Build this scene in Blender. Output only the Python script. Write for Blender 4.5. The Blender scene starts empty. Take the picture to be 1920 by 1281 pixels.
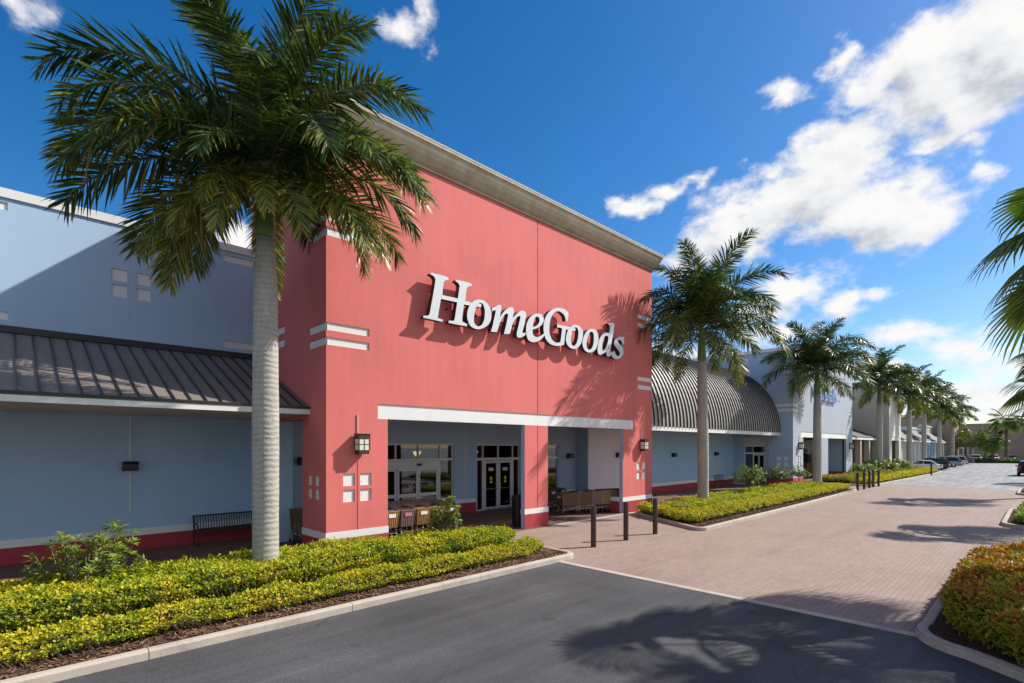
import bpy, bmesh, math, random
import numpy as np
from mathutils import Vector, Matrix
R = math.radians
scene = bpy.context.scene
COL = scene.collection

# ------------------------------------------------------------------ camera
F_PX, HEAD = 975.0, 45.639
cd = bpy.data.cameras.new('camera')
cam = bpy.data.objects.new('camera', cd); COL.objects.link(cam)
cam.location = (0, 0, 3.0)
cam.rotation_euler = (R(90), 0, R(HEAD - 90))
cd.sensor_width = 36.0
cd.lens = 36.0 * F_PX / 1920.0
cd.shift_y = 197.5 / 1920.0
cd.clip_start = 0.1
cd.clip_end = 6000
scene.camera = cam

# ------------------------------------------------------------------ light
SUN = Vector((.883, -.469, .824)).normalized()
ld = bpy.data.lights.new('sun', 'SUN')
ld.energy = 4.6; ld.angle = R(0.55); ld.color = (1.0, .95, .87)
sun = bpy.data.objects.new('sun', ld); COL.objects.link(sun)
sun.location = (30, -30, 60)
sun.rotation_euler = SUN.to_track_quat('Z', 'Y').to_euler()

CLOUDS = [(0.43,0.352,0.075,0.03),(0.39,0.392,0.05,0.03),(0.165,0.345,0.09,0.04),(0.27,0.405,0.08,0.045),(0.02,0.51,0.09,0.08),(0.12,0.50,0.08,0.06),(0.134,0.538,0.0959,0.0477),(0.051,0.541,0.0834,0.0498),(0.085,0.466,0.0649,0.0372),(0.181,0.523,0.0547,0.0314),(0.04,0.474,0.0489,0.0354),(0.223,0.56,0.0289,0.0247),(0.201,0.463,0.0845,0.0374),(0.245,0.432,0.0819,0.0432),(0.331,0.401,0.0982,0.0427),(0.407,0.369,0.0702,0.033),(0.188,0.36,0.0967,0.0479),(0.134,0.322,0.0575,0.0327),(0.339,0.437,0.0495,0.0227),(0.116,0.425,0.0496,0.0093),(0.319,0.539,0.0388,0.0134),(0.57,0.425,0.0253,0.0166),(0.55,0.418,0.0212,0.0116),(0.512,0.438,0.0378,0.0113),(0.452,0.452,0.0309,0.0094),(0.999,0.663,0.0354,0.025),(0.959,0.679,0.02,0.0368),(1.558,0.546,0.0247,0.0217),(0.061,0.374,0.0192,0.0185),(0.074,0.411,0.0254,0.0091),(0.291,0.261,0.0706,0.0418),(0.237,0.229,0.0442,0.0289),(0.331,0.228,0.0573,0.0217),(0.484,0.323,0.0418,0.0228),(0.356,0.329,0.0218,0.0133),(0.315,0.191,0.0966,0.0193),(0.154,0.171,0.0658,0.0175),(0.085,0.141,0.0767,0.0259),(0.051,0.111,0.0499,0.0186),(0.085,0.072,0.0886,0.0278),(0.134,0.103,0.0383,0.016),(0.035,0.05,0.0646,0.0222),(0.489,0.168,0.0651,0.0209),(1.287,0.346,0.0359,0.0224),(1.333,0.387,0.0227,0.0136),(0.452,0.142,0.0545,0.0132),(0.174,0.123,0.0677,0.0197),(-.55,.45,.30,.16),(-1.0,.75,.35,.2),(-1.5,.5,.4,.2),(-2.2,.6,.4,.22),(-2.8,.45,.35,.18),(2.7,.5,.35,.18),(-1.9,.28,.4,.1),(-.4,.16,.35,.08),(-1.1,.18,.35,.08),(2.2,.3,.25,.1)]  # blobs outside the view are added as fill for the shaded walls
world = bpy.data.worlds.new('World'); scene.world = world
world.use_nodes = True
wt = world.node_tree; wt.nodes.clear()

def nd(t, typ, **kw):
    n = t.nodes.new(typ)
    for k, v in kw.items():
        setattr(n, k, v)
    return n

def mth(t, op, a, b=None, c=None, clamp=False):
    n = t.nodes.new('ShaderNodeMath'); n.operation = op; n.use_clamp = clamp
    for i, s in enumerate((a, b, c)):
        if s is None: continue
        if isinstance(s, (int, float)): n.inputs[i].default_value = s
        else: t.links.new(s, n.inputs[i])
    return n.outputs[0]

def vmth(t, op, a, b=None):
    n = t.nodes.new('ShaderNodeVectorMath'); n.operation = op
    for i, s in enumerate((a, b)):
        if s is None: continue
        if isinstance(s, (tuple, list)): n.inputs[i].default_value = s
        else: t.links.new(s, n.inputs[i])
    return n

# cumulus field: a node group giving cloud thickness for an (azimuth, elevation) point
cg = bpy.data.node_groups.new('cloud_thickness', 'ShaderNodeTree')
cg.interface.new_socket('P', in_out='INPUT', socket_type='NodeSocketVector')
cg.interface.new_socket('D', in_out='OUTPUT', socket_type='NodeSocketFloat')
gi = cg.nodes.new('NodeGroupInput'); go = cg.nodes.new('NodeGroupOutput')
nz = nd(cg, 'ShaderNodeTexNoise'); nz.inputs['Scale'].default_value = 9.0
nz.inputs['Detail'].default_value = 9.0; nz.inputs['Roughness'].default_value = .62
mp = vmth(cg, 'MULTIPLY', gi.outputs[0], (1.0, 1.45, 1.0))
cg.links.new(mp.outputs[0], nz.inputs['Vector'])
nw = nd(cg, 'ShaderNodeTexNoise'); nw.inputs['Scale'].default_value = 22.0
nw.inputs['Detail'].default_value = 5.0
cg.links.new(mp.outputs[0], nw.inputs['Vector'])
wv = vmth(cg, 'SUBTRACT', nw.outputs['Color'], (.5, .5, .5))
wv = vmth(cg, 'MULTIPLY', wv.outputs[0], (.075, .05, 0))
pw = vmth(cg, 'ADD', gi.outputs[0], wv.outputs[0]).outputs[0]
acc = None
for (u, v, ru, rv) in CLOUDS:
    s = vmth(cg, 'SUBTRACT', pw, (u, v, 0)).outputs[0]
    s = vmth(cg, 'MULTIPLY', s, (1 / (ru * 1.22), 1 / (rv * 1.22), 0)).outputs[0]
    l = vmth(cg, 'LENGTH', s).outputs['Value']
    w = min(1.0, .20 + 15 * min(ru, rv)) * (.55 if u > .9 and ru < .03 else .75 if u > .9 else 1)
    d = mth(cg, 'MULTIPLY', mth(cg, 'SUBTRACT', 1.0, l), w)
    acc = d if acc is None else mth(cg, 'SMOOTH_MAX', acc, d, .12)
acc = mth(cg, 'MAXIMUM', acc, -.6)
fb = mth(cg, 'MULTIPLY', mth(cg, 'SUBTRACT', nz.outputs['Fac'], .49), 1.9)
cg.links.new(mth(cg, 'ADD', acc, fb), go.inputs[0])

tc = nd(wt, 'ShaderNodeTexCoord')
sx = nd(wt, 'ShaderNodeSeparateXYZ')
nrm = vmth(wt, 'NORMALIZE', tc.outputs['Generated']).outputs[0]
wt.links.new(nrm, sx.inputs[0])
az = mth(wt, 'ARCTAN2', sx.outputs[1], sx.outputs[0])
el = mth(wt, 'ARCSINE', sx.outputs[2])
P = nd(wt, 'ShaderNodeCombineXYZ')
wt.links.new(az, P.inputs[0]); wt.links.new(el, P.inputs[1])
g1 = nd(wt, 'ShaderNodeGroup'); g1.node_tree = cg
wt.links.new(P.outputs[0], g1.inputs[0])
g2 = nd(wt, 'ShaderNodeGroup'); g2.node_tree = cg
wt.links.new(vmth(wt, 'ADD', P.outputs[0], (-.02, .03, 0)).outputs[0], g2.inputs[0])
mr = nd(wt, 'ShaderNodeMapRange'); mr.interpolation_type = 'SMOOTHSTEP'
wt.links.new(g1.outputs[0], mr.inputs['Value'])
mr.inputs['From Min'].default_value = -.03; mr.inputs['From Max'].default_value = .50
alpha = mr.outputs[0]
sh = nd(wt, 'ShaderNodeMapRange'); wt.links.new(mth(wt, 'ADD', mth(wt, 'MULTIPLY', g2.outputs[0], .6), mth(wt, 'MULTIPLY', mth(wt, 'SUBTRACT', g2.outputs[0], g1.outputs[0]), 1.3)), sh.inputs['Value'])
sh.inputs['From Min'].default_value = -.25; sh.inputs['From Max'].default_value = 1.25
cr = nd(wt, 'ShaderNodeValToRGB'); wt.links.new(sh.outputs[0], cr.inputs[0])
cr.color_ramp.elements[0].color = (1.0, .99, .98, 1)
cr.color_ramp.elements[1].color = (.56, .60, .65, 1)
e = cr.color_ramp.elements.new(.5); e.color = (.86, .88, .91, 1)
sky = nd(wt, 'ShaderNodeTexSky', sky_type='NISHITA', sun_disc=False)
sky.sun_elevation = R(39.5); sky.sun_rotation = R(118)
sky.air_density = 1.0; sky.dust_density = .5; sky.ozone_density = 3.0
hs = nd(wt, 'ShaderNodeHueSaturation'); hs.inputs['Saturation'].default_value = 1.39; hs.inputs['Value'].default_value = .69
hs.inputs['Hue'].default_value = .503
wt.links.new(sky.outputs[0], hs.inputs['Color'])
b1 = nd(wt, 'ShaderNodeBackground'); b1.inputs[1].default_value = .15
wt.links.new(hs.outputs[0], b1.inputs[0])
b2 = nd(wt, 'ShaderNodeBackground')
sd = vmth(wt, 'DOT_PRODUCT', nrm, tuple(SUN)).outputs['Value']      # added boost: clouds opposite the sun brighten the shaded walls
wt.links.new(mth(wt, 'MULTIPLY_ADD', mth(wt, 'MAXIMUM', mth(wt, 'MULTIPLY', sd, -1.0), 0.0), .8, .70), b2.inputs[1])
wt.links.new(cr.outputs[0], b2.inputs[0])
mx = nd(wt, 'ShaderNodeMixShader')
wt.links.new(alpha, mx.inputs[0]); wt.links.new(b1.outputs[0], mx.inputs[1]); wt.links.new(b2.outputs[0], mx.inputs[2])
wo = nd(wt, 'ShaderNodeOutputWorld'); wt.links.new(mx.outputs[0], wo.inputs[0])

vs = scene.view_settings
vs.view_transform = 'Standard'; vs.look = 'None'; vs.exposure = 0.48; vs.gamma = 1.0
scene.cycles.use_denoising = True
scene.cycles.max_bounces = 8
scene.cycles.transparent_max_bounces = 16
scene.cycles.sample_clamp_indirect = 6

# ------------------------------------------------------------------ helpers
BASE = {}          # object -> world base point, for things standing unrotated

class MB:
    def __init__(s): s.v = []; s.f = []; s.t = []
    def add(s, vs, fs):
        n = len(s.v); s.v += [tuple(p) for p in vs]
        s.f += [tuple(i + n for i in f) for f in fs]; return s
    def quad(s, a, b, c, d): return s.add((a, b, c, d), ((0, 1, 2, 3),))
    def box(s, x0, x1, y0, y1, z0, z1):
        return s.add([(x, y, z) for z in (z0, z1) for y in (y0, y1) for x in (x0, x1)],
                     ((0, 2, 3, 1), (4, 5, 7, 6), (0, 1, 5, 4), (2, 6, 7, 3), (0, 4, 6, 2), (1, 3, 7, 5)))
    def bevbox(s, x0, x1, y0, y1, z0, z1, b):
        # box with chamfered edges
        vs = []
        def ring(z, i): return [(x0+i, y0, z), (x1-i, y0, z), (x1, y0+i, z), (x1, y1-i, z), (x1-i, y1, z), (x0+i, y1, z), (x0, y1-i, z), (x0, y0+i, z)]
        def ring2(z): return [(x0+b, y0+b, z), (x1-b, y0+b, z), (x1-b, y0+b, z), (x1-b, y1-b, z), (x1-b, y1-b, z), (x0+b, y1-b, z), (x0+b, y1-b, z), (x0+b, y0+b, z)]
        vs = ring2(z0) + ring(z0+b, b) + ring(z1-b, b) + ring2(z1)
        fs = []
        for k in range(3):
            for i in range(8):
                j = (i + 1) % 8
                fs.append((k*8+i, k*8+j, (k+1)*8+j, (k+1)*8+i))
        fs.append(tuple(range(7, -1, -1))); fs.append(tuple(range(24, 32)))
        return s.add(vs, fs)
    def prism(s, poly, y0, y1, axis='y'):
        n = len(poly)
        def m(p, w):
            return {'y': (p[0], w, p[1]), 'x': (w, p[0], p[1]), 'z': (p[0], p[1], w)}[axis]
        vs = [m(p, y0) for p in poly] + [m(p, y1) for p in poly]
        fs = [tuple(range(n)), tuple(range(2*n-1, n-1, -1))]
        fs += [(i, (i+1) % n, n+(i+1) % n, n+i) for i in range(n)]
        return s.add(vs, fs)
    def tube(s, pts, rad, n=6, cap=True):
        pts = [Vector(p) for p in pts]
        if not hasattr(rad, '__len__'): rad = [rad] * len(pts)
        vs = []; fs = []
        ref = None
        for i, p in enumerate(pts):
            t = (pts[min(i+1, len(pts)-1)] - pts[max(i-1, 0)]).normalized()
            if ref is None:
                ref = Vector((1, 0, 0)) if abs(t.x) < .8 else Vector((0, 1, 0))
            b = t.cross(ref).normalized(); c = b.cross(t).normalized(); ref = c
            for k in range(n):
                a = 2*math.pi*k/n
                vs.append(p + (b*math.cos(a) + c*math.sin(a)) * rad[i])
        for i in range(len(pts)-1):
            for k in range(n):
                j = (k+1) % n
                fs.append((i*n+k, i*n+j, (i+1)*n+j, (i+1)*n+k))
        if cap:
            fs.append(tuple(range(n-1, -1, -1))); m = (len(pts)-1)*n
            fs.append(tuple(range(m, m+n)))
        return s.add(vs, fs)
    def cyl(s, c, r, h, n=16, axis='z', r2=None):
        c = Vector(c); d = {'x': Vector((1, 0, 0)), 'y': Vector((0, 1, 0)), 'z': Vector((0, 0, 1))}[axis]
        return s.tube([c, c + d*h], [r, r if r2 is None else r2], n)
    def build(s, name, mat=None, parent=None, smooth=False, kind=None, local=False, label=None):
        me = bpy.data.meshes.new(name)
        off = Vector((0, 0, 0))
        if parent is not None and not local: off = BASE.get(parent.name, Vector((0, 0, 0)))
        me.from_pydata([(p[0]-off.x, p[1]-off.y, p[2]-off.z) for p in s.v], [], s.f)
        if s.t:
            at = me.attributes.new('tint', 'FLOAT', 'FACE')
            at.data.foreach_set('value', s.t[:len(me.polygons)])
        if mat: me.materials.append(mat)
        if smooth: me.polygons.foreach_set('use_smooth', [True]*len(me.polygons))
        me.update()
        o = bpy.data.objects.new(name, me); COL.objects.link(o)
        if parent is not None:
            o.parent = parent
            BASE[o.name] = off
        if kind: o['kind'] = kind
        if label: o['label'] = label
        return o

def tag(o, label, cat, group=None):
    o['label'] = label; o['category'] = cat
    if group: o['group'] = group
    return o

def thing(name, label, cat, loc=(0, 0, 0), rz=0, group=None):
    o = bpy.data.objects.new(name, None); COL.objects.link(o)
    o.empty_display_size = .3
    o.location = loc; o.rotation_euler = (0, 0, rz)
    BASE[o.name] = Vector(loc)
    return tag(o, label, cat, group)

def copy_tree(o, parent=None):
    c = o.copy(); COL.objects.link(c)
    if parent is not None: c.parent = parent
    for ch in list(o.children): copy_tree(ch, c)
    return c

def place(proto, used, loc, rz, label, group=None, scale=None):
    o = copy_tree(proto) if used else proto
    o.location = loc; o.rotation_euler = (0, 0, rz); o['label'] = label
    if group: o['group'] = group
    if scale: o.scale = (scale,)*3
    return o

def recalc(o):
    bm = bmesh.new(); bm.from_mesh(o.data)
    bmesh.ops.recalc_face_normals(bm, faces=bm.faces)
    bm.to_mesh(o.data); bm.free()

# ------------------------------------------------------------------ materials
def new_mat(name):
    m = bpy.data.materials.new(name); m.use_nodes = True
    t = m.node_tree; t.nodes.clear()
    out = t.nodes.new('ShaderNodeOutputMaterial')
    return m, t, out

def principled(t, out, color=(.5, .5, .5), rough=.6, metal=0.0, spec=.4):
    b = t.nodes.new('ShaderNodeBsdfPrincipled')
    if isinstance(color, tuple): b.inputs['Base Color'].default_value = (*color, 1)
    else: t.links.new(color, b.inputs['Base Color'])
    if isinstance(rough, (int, float)): b.inputs['Roughness'].default_value = rough
    else: t.links.new(rough, b.inputs['Roughness'])
    b.inputs['Metallic'].default_value = metal
    b.inputs['Specular IOR Level'].default_value = spec
    t.links.new(b.outputs[0], out.inputs[0])
    return b

def noise(t, scale, detail=4, rough=.5, coord=None, vec=None):
    n = t.nodes.new('ShaderNodeTexNoise')
    n.inputs['Scale'].default_value = scale; n.inputs['Detail'].default_value = detail
    n.inputs['Roughness'].default_value = rough
    if vec is not None: t.links.new(vec, n.inputs['Vector'])
    return n.outputs['Fac']

def pos(t):
    return t.nodes.new('ShaderNodeNewGeometry').outputs['Position']

def objc(t):
    return t.nodes.new('ShaderNodeTexCoord').outputs['Object']

def ramp(t, fac, stops):
    r = t.nodes.new('ShaderNodeValToRGB'); t.links.new(fac, r.inputs[0])
    els = r.color_ramp.elements
    els[0].position = stops[0][0]; els[0].color = (*stops[0][1], 1)
    els[1].position = stops[-1][0]; els[1].color = (*stops[-1][1], 1)
    for p, c in stops[1:-1]:
        e = els.new(p); e.color = (*c, 1)
    return r.outputs[0]

def bump(t, b, height, strength=.3, dist=.02):
    n = t.nodes.new('ShaderNodeBump'); n.inputs['Strength'].default_value = strength
    n.inputs['Distance'].default_value = dist
    t.links.new(height, n.inputs['Height']); t.links.new(n.outputs[0], b.inputs['Normal'])

def mixc(t, fac, a, b, mode='MIX'):
    n = t.nodes.new('ShaderNodeMix'); n.data_type = 'RGBA'; n.blend_type = mode
    if isinstance(fac, (int, float)): n.inputs[0].default_value = fac
    else: t.links.new(fac, n.inputs[0])
    for i, s in ((6, a), (7, b)):
        if isinstance(s, tuple): n.inputs[i].default_value = (*s, 1)
        else: t.links.new(s, n.inputs[i])
    return n.outputs[2]

def sc(c, k): return tuple(min(1, x*k) for x in c)

def stucco(name, c, var=.07, rough=.85):
    m, t, out = new_mat(name)
    p = pos(t)
    big = noise(t, .35, 5, .6, vec=p)
    st = vmth(t, 'MULTIPLY', p, (1.3, 1.3, .16)).outputs[0]
    streak = noise(t, 2.2, 5, .65, vec=st)
    f = mth(t, 'ADD', mth(t, 'MULTIPLY', big, .6), mth(t, 'MULTIPLY', streak, .4))
    col = ramp(t, f, [(.32, sc(c, 1-var*1.5)), (.5, c), (.68, sc(c, 1+var))])
    b = principled(t, out, col, rough, spec=.25)
    bump(t, b, noise(t, 90, 3, .6, vec=p), .25, .006)
    return m

def paint(name, c, rough=.5, metal=0.0, spec=.4, var=.08, scale=6):
    m, t, out = new_mat(name)
    f = noise(t, scale, 4, .6, vec=objc(t))
    col = ramp(t, f, [(.3, sc(c, 1-var)), (.7, sc(c, 1+var))])
    b = principled(t, out, col, rough, metal, spec)
    return m

M = {}
M['pink'] = stucco('pink_stucco', (.65, .166, .150), .09)
M['rose'] = stucco('rose_base_paint', (.40, .052, .062))
M['white'] = stucco('white_trim_paint', (.74, .73, .71), .05)
M['blue'] = stucco('pale_blue_stucco', (.385, .52, .685), .04)
M['paleblue'] = stucco('whitish_blue_stucco', (.39, .43, .49), .035)
M['slate'] = stucco('slate_blue_stucco', (.365, .465, .61), .04)
M['soffit'] = stucco('soffit_paint', (.55, .53, .50), .04)
M['beige'] = stucco('beige_stucco', (.47, .42, .36), .05)
M['cream'] = stucco('cream_stucco', (.66, .62, .55), .05)
M['tan'] = stucco('tan_stucco', (.36, .26, .21), .06)
M['brown_wall'] = stucco('brown_stucco', (.33, .225, .18), .07)
M['terracotta'] = stucco('terracotta_stucco', (.34, .16, .09), .06)
M['joint'] = paint('joint_sealant', (.28, .06, .065), .8)
M['bluejoint'] = paint('blue_joint', (.60, .64, .68), .7)

# weathered cornice
m, t, out = new_mat('weathered_cornice'); p = pos(t)
st = vmth(t, 'MULTIPLY', p, (1.6, 1.6, .25)).outputs[0]
f = mth(t, 'ADD', mth(t, 'MULTIPLY', noise(t, 2.0, 6, .7, vec=st), .6), mth(t, 'MULTIPLY', noise(t, .8, 6, .7, vec=p), .4))
col = ramp(t, f, [(.28, (.19, .15, .10)), (.42, (.37, .31, .22)), (.62, (.46, .40, .30)), (.8, (.40, .30, .18))])
b = principled(t, out, col, .85, spec=.2); bump(t, b, noise(t, 30, 5, .6, vec=p), .3, .01)
M['cornice'] = m

def metal_roof(name, c, rough=.38):
    m, t, out = new_mat(name); p = pos(t)
    f = noise(t, 1.1, 6, .65, vec=vmth(t, 'MULTIPLY', p, (2.5, .5, .5)).outputs[0])
    col = ramp(t, f, [(.3, sc(c, .85)), (.7, sc(c, 1.15))])
    rg = mth(t, 'MULTIPLY_ADD', noise(t, 4, 4, .6, vec=p), .2, rough-.1)
    principled(t, out, col, rg, .0, .32)
    return m
M['roof'] = metal_roof('bronze_metal_roof', (.205, .170, .152), .55)
M['roof_dark'] = metal_roof('charcoal_metal_roof', (.05, .046, .048), .6)
M['vault'] = metal_roof('grey_metal_vault', (.40, .37, .34), .45)
M['seam'] = metal_roof('dark_seam', (.035, .032, .033), .4)
M['rib'] = metal_roof('vault_seam', (.055, .05, .047), .45)
M['black'] = paint('black_metal', (.012, .012, .014), .4)
M['bollard'] = paint('dark_brown_paint', (.055, .03, .026), .42)
M['bench'] = paint('black_bench_metal', (.02, .019, .02), .45)
M['frame'] = paint('white_aluminium_frame', (.62, .62, .64), .35, .0, .5)
M['letter'] = paint('silver_letter_face', (.60, .625, .64), .42, .0, .5, .03)
M['letter_edge'] = paint('dark_letter_return', (.05, .04, .05), .5)
M['bronze'] = paint('dark_bronze', (.045, .032, .026), .4)
M['lampglass'] = paint('seeded_lamp_glass', (.72, .68, .56), .25, .0, .5, .15, 18)
M['chrome'] = paint('chrome', (.62, .62, .64), .22, .9)
M['bluesign'] = paint('blue_sign_face', (.32, .44, .72), .4)
M['poster'] = paint('red_poster', (.5, .09, .06), .5, var=.5, scale=9)
M['dark'] = paint('dark_interior', (.06, .055, .05), .8)
M['interior'] = paint('shop_interior', (.20, .17, .14), .8, var=.5, scale=2.5)
M['plastic_tan'] = paint('tan_cart_plastic', (.34, .20, .075), .45, var=.15)
M['plastic_brown'] = paint('brown_cart_plastic', (.15, .085, .045), .45, var=.15)
M['plastic_mauve'] = paint('mauve_cart_plastic', (.22, .145, .14), .45, var=.15)
M['rubber'] = paint('rubber', (.015, .015, .015), .7)
M['plate_white'] = paint('label_plate', (.72, .66, .62), .4)
M['plate_pink'] = paint('pink_label_plate', (.5, .16, .22), .4)

# glass: mirror-like reflection at grazing angles over a see-through pane
m, t, out = new_mat('window_glass')
lw = t.nodes.new('ShaderNodeFresnel'); lw.inputs[0].default_value = 1.52
gl = t.nodes.new('ShaderNodeBsdfGlossy'); gl.inputs['Roughness'].default_value = .02
gl.inputs['Color'].default_value = (.95, .97, 1, 1)
tr = t.nodes.new('ShaderNodeBsdfTransparent'); tr.inputs[0].default_value = (.42, .45, .45, 1)
ms = t.nodes.new('ShaderNodeMixShader')
t.links.new(mth(t, 'MULTIPLY_ADD', lw.outputs[0], 1.1, .04, True), ms.inputs[0])
t.links.new(tr.outputs[0], ms.inputs[1]); t.links.new(gl.outputs[0], ms.inputs[2]); t.links.new(ms.outputs[0], out.inputs[0])
M['glass'] = m
m, t, out = new_mat('pendant_glow')
em = t.nodes.new('ShaderNodeEmission'); em.inputs[0].default_value = (1, .66, .32, 1); em.inputs[1].default_value = 3.0
t.links.new(em.outputs[0], out.inputs[0]); M['glow'] = m

# dark foreground asphalt
def nzv(t, p):
    n = t.nodes.new('ShaderNodeTexNoise'); n.inputs['Scale'].default_value = 2.2; n.inputs['Detail'].default_value = 5; t.links.new(p, n.inputs['Vector']); return n.outputs['Color']
def asphalt(name, c, big=.35):
    m, t, out = new_mat(name); p = pos(t)
    fine = noise(t, 75, 3, .8, vec=p)
    mid = noise(t, 24, 6, .8, vec=p)
    bg = noise(t, .45, 5, .6, vec=p)
    tr = noise(t, 1.4, 3, .6, vec=vmth(t, 'MULTIPLY', p, (.12, 1.6, 1)).outputs[0])
    f = mth(t, 'ADD', mth(t, 'MULTIPLY', fine, .30), mth(t, 'ADD', mth(t, 'MULTIPLY', bg, .22), mth(t, 'ADD', mth(t, 'MULTIPLY', tr, .20), mth(t, 'MULTIPLY', mid, .30))))
    col = ramp(t, f, [(.38, sc(c, .45)), (.5, c), (.57, sc(c, 1.5)), (.68, sc(c, 2.6))])
    spots = noise(t, 1.7, 3, .5, vec=p); st_ = t.nodes.new('ShaderNodeMapRange'); t.links.new(spots, st_.inputs['Value']); st_.inputs['From Min'].default_value = .66; st_.inputs['From Max'].default_value = .74; st_.inputs['To Max'].default_value = .5
    col = mixc(t, st_.outputs[0], col, sc(c, .4))
    vc = t.nodes.new('ShaderNodeTexVoronoi'); vc.feature = 'DISTANCE_TO_EDGE'; vc.inputs['Scale'].default_value = .28; t.links.new(vmth(t, 'ADD', p, vmth(t, 'MULTIPLY', nzv(t, p), (.5, .5, 0)).outputs[0]).outputs[0], vc.inputs['Vector'])
    ck = mth(t, 'MULTIPLY', mth(t, 'LESS_THAN', vc.outputs['Distance'], .0022), mth(t, 'GREATER_THAN', noise(t, .35, 2, .5, vec=p), .53))
    col = mixc(t, mth(t, 'MULTIPLY', ck, .6), col, sc(c, .3))
    b = principled(t, out, col, .8, spec=.35)
    bump(t, b, mth(t, 'ADD', fine, mth(t, 'MULTIPLY', mid, .5)), .5, .012)
    return m
M['asphalt'] = asphalt('dark_asphalt', (.066, .066, .068))
M['lot'] = asphalt('pale_asphalt', (.235, .235, .235))

def pavers(name, c1, c2, mortar, k=1.0):
    m, t, out = new_mat(name); p = pos(t)
    br = t.nodes.new('ShaderNodeTexBrick'); t.links.new(p, br.inputs['Vector'])
    br.inputs['Scale'].default_value = 1.0
    br.inputs['Brick Width'].default_value = .215*k; br.inputs['Row Height'].default_value = .108*k
    br.inputs['Mortar Size'].default_value = .0075; br.inputs['Mortar Smooth'].default_value = .2
    br.inputs['Color1'].default_value = (*c1, 1); br.inputs['Color2'].default_value = (*c2, 1)
    br.inputs['Mortar'].default_value = (*mortar, 1); br.inputs['Bias'].default_value = 0
    bg = noise(t, .5, 6, .65, vec=p); sm = noise(t, 30, 4, .7, vec=p)
    tyre = noise(t, 1.6, 4, .6, vec=vmth(t, 'MULTIPLY', p, (.1, 1.5, 1)).outputs[0])
    f = mth(t, 'ADD', mth(t, 'MULTIPLY', bg, .45), mth(t, 'ADD', mth(t, 'MULTIPLY', tyre, .3), mth(t, 'MULTIPLY', sm, .25)))
    sh = ramp(t, f, [(.34, (.66, .65, .65)), (.45, (.92, .91, .90)), (.55, (1, 1, 1)), (.68, (1.0, .98, .95))])
    col = mixc(t, 1.0, br.outputs['Color'], sh, 'MULTIPLY')
    b = principled(t, out, col, .8, spec=.3)
    h = mth(t, 'SUBTRACT', mth(t, 'MULTIPLY', sm, .2), br.outputs['Fac'])
    bump(t, b, h, .5, .006)
    return m
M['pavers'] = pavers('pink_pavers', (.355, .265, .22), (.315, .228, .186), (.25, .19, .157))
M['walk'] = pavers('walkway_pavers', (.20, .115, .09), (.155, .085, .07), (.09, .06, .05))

m, t, out = new_mat('kerb_concrete'); p = pos(t)
f = mth(t, 'ADD', mth(t, 'MULTIPLY', noise(t, 1.5, 6, .7, vec=p), .6), mth(t, 'MULTIPLY', noise(t, 60, 3, .6, vec=p), .4))
col = ramp(t, f, [(.3, (.24, .195, .16)), (.48, (.46, .395, .325)), (.7, (.56, .49, .41))])
b = principled(t, out, col, .85, spec=.25); bump(t, b, noise(t, 70, 4, .7, vec=p), .35, .006)
M['concrete'] = m

m, t, out = new_mat('mulch'); p = pos(t)
vo = t.nodes.new('ShaderNodeTexVoronoi'); vo.inputs['Scale'].default_value = 38; t.links.new(p, vo.inputs['Vector'])
f = mth(t, 'ADD', mth(t, 'MULTIPLY', vo.outputs['Distance'], .5), mth(t, 'MULTIPLY', noise(t, 5, 6, .7, vec=p), .5))
col = ramp(t, f, [(.2, (.02, .013, .009)), (.45, (.065, .038, .024)), (.62, (.12, .068, .042)), (.85, (.20, .13, .085))])
b = principled(t, out, col, .95, spec=.1); bump(t, b, vo.outputs['Distance'], .9, .03)
M['mulch'] = m
M['chip'] = paint('bark_chip', (.17, .095, .055), .9, var=.6, scale=3)
M['twig'] = paint('brown_twig', (.12, .075, .048), .9, var=.3)
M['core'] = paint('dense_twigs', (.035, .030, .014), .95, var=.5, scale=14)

# palm trunk with ring scars
def trunk_mat(name, c):
    m, t, out = new_mat(name); o = objc(t)
    wv = t.nodes.new('ShaderNodeTexWave'); wv.wave_type = 'BANDS'; wv.bands_direction = 'Z'
    wv.inputs['Scale'].default_value = 2.6; wv.inputs['Distortion'].default_value = 5.5
    wv.inputs['Detail'].default_value = 3; wv.inputs['Detail Scale'].default_value = 1.2
    t.links.new(o, wv.inputs['Vector'])
    n1 = noise(t, 2.5, 6, .7, vec=vmth(t, 'MULTIPLY', o, (2.2, 2.2, .6)).outputs[0])
    n2 = noise(t, 26, 4, .7, vec=o)
    f = mth(t, 'ADD', mth(t, 'MULTIPLY', n1, .5), mth(t, 'ADD', mth(t, 'MULTIPLY', wv.outputs['Fac'], .09), mth(t, 'MULTIPLY', n2, .41)))
    col = ramp(t, f, [(.28, sc(c, .45)), (.42, sc(c, .8)), (.55, c), (.72, sc(c, 1.25))])
    b = principled(t, out, col, .9, spec=.2)
    bump(t, b, mth(t, 'ADD', wv.outputs['Fac'], n2), .45, .02)
    return m
M['trunk'] = trunk_mat('royal_palm_trunk', (.40, .37, .33))
M['trunk_brown'] = trunk_mat('fan_palm_trunk', (.20, .15, .11))
M['bark'] = trunk_mat('shrub_bark', (.22, .17, .13))
M['shaft'] = paint('green_crownshaft', (.13, .19, .045), .4, var=.25, scale=3)

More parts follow.
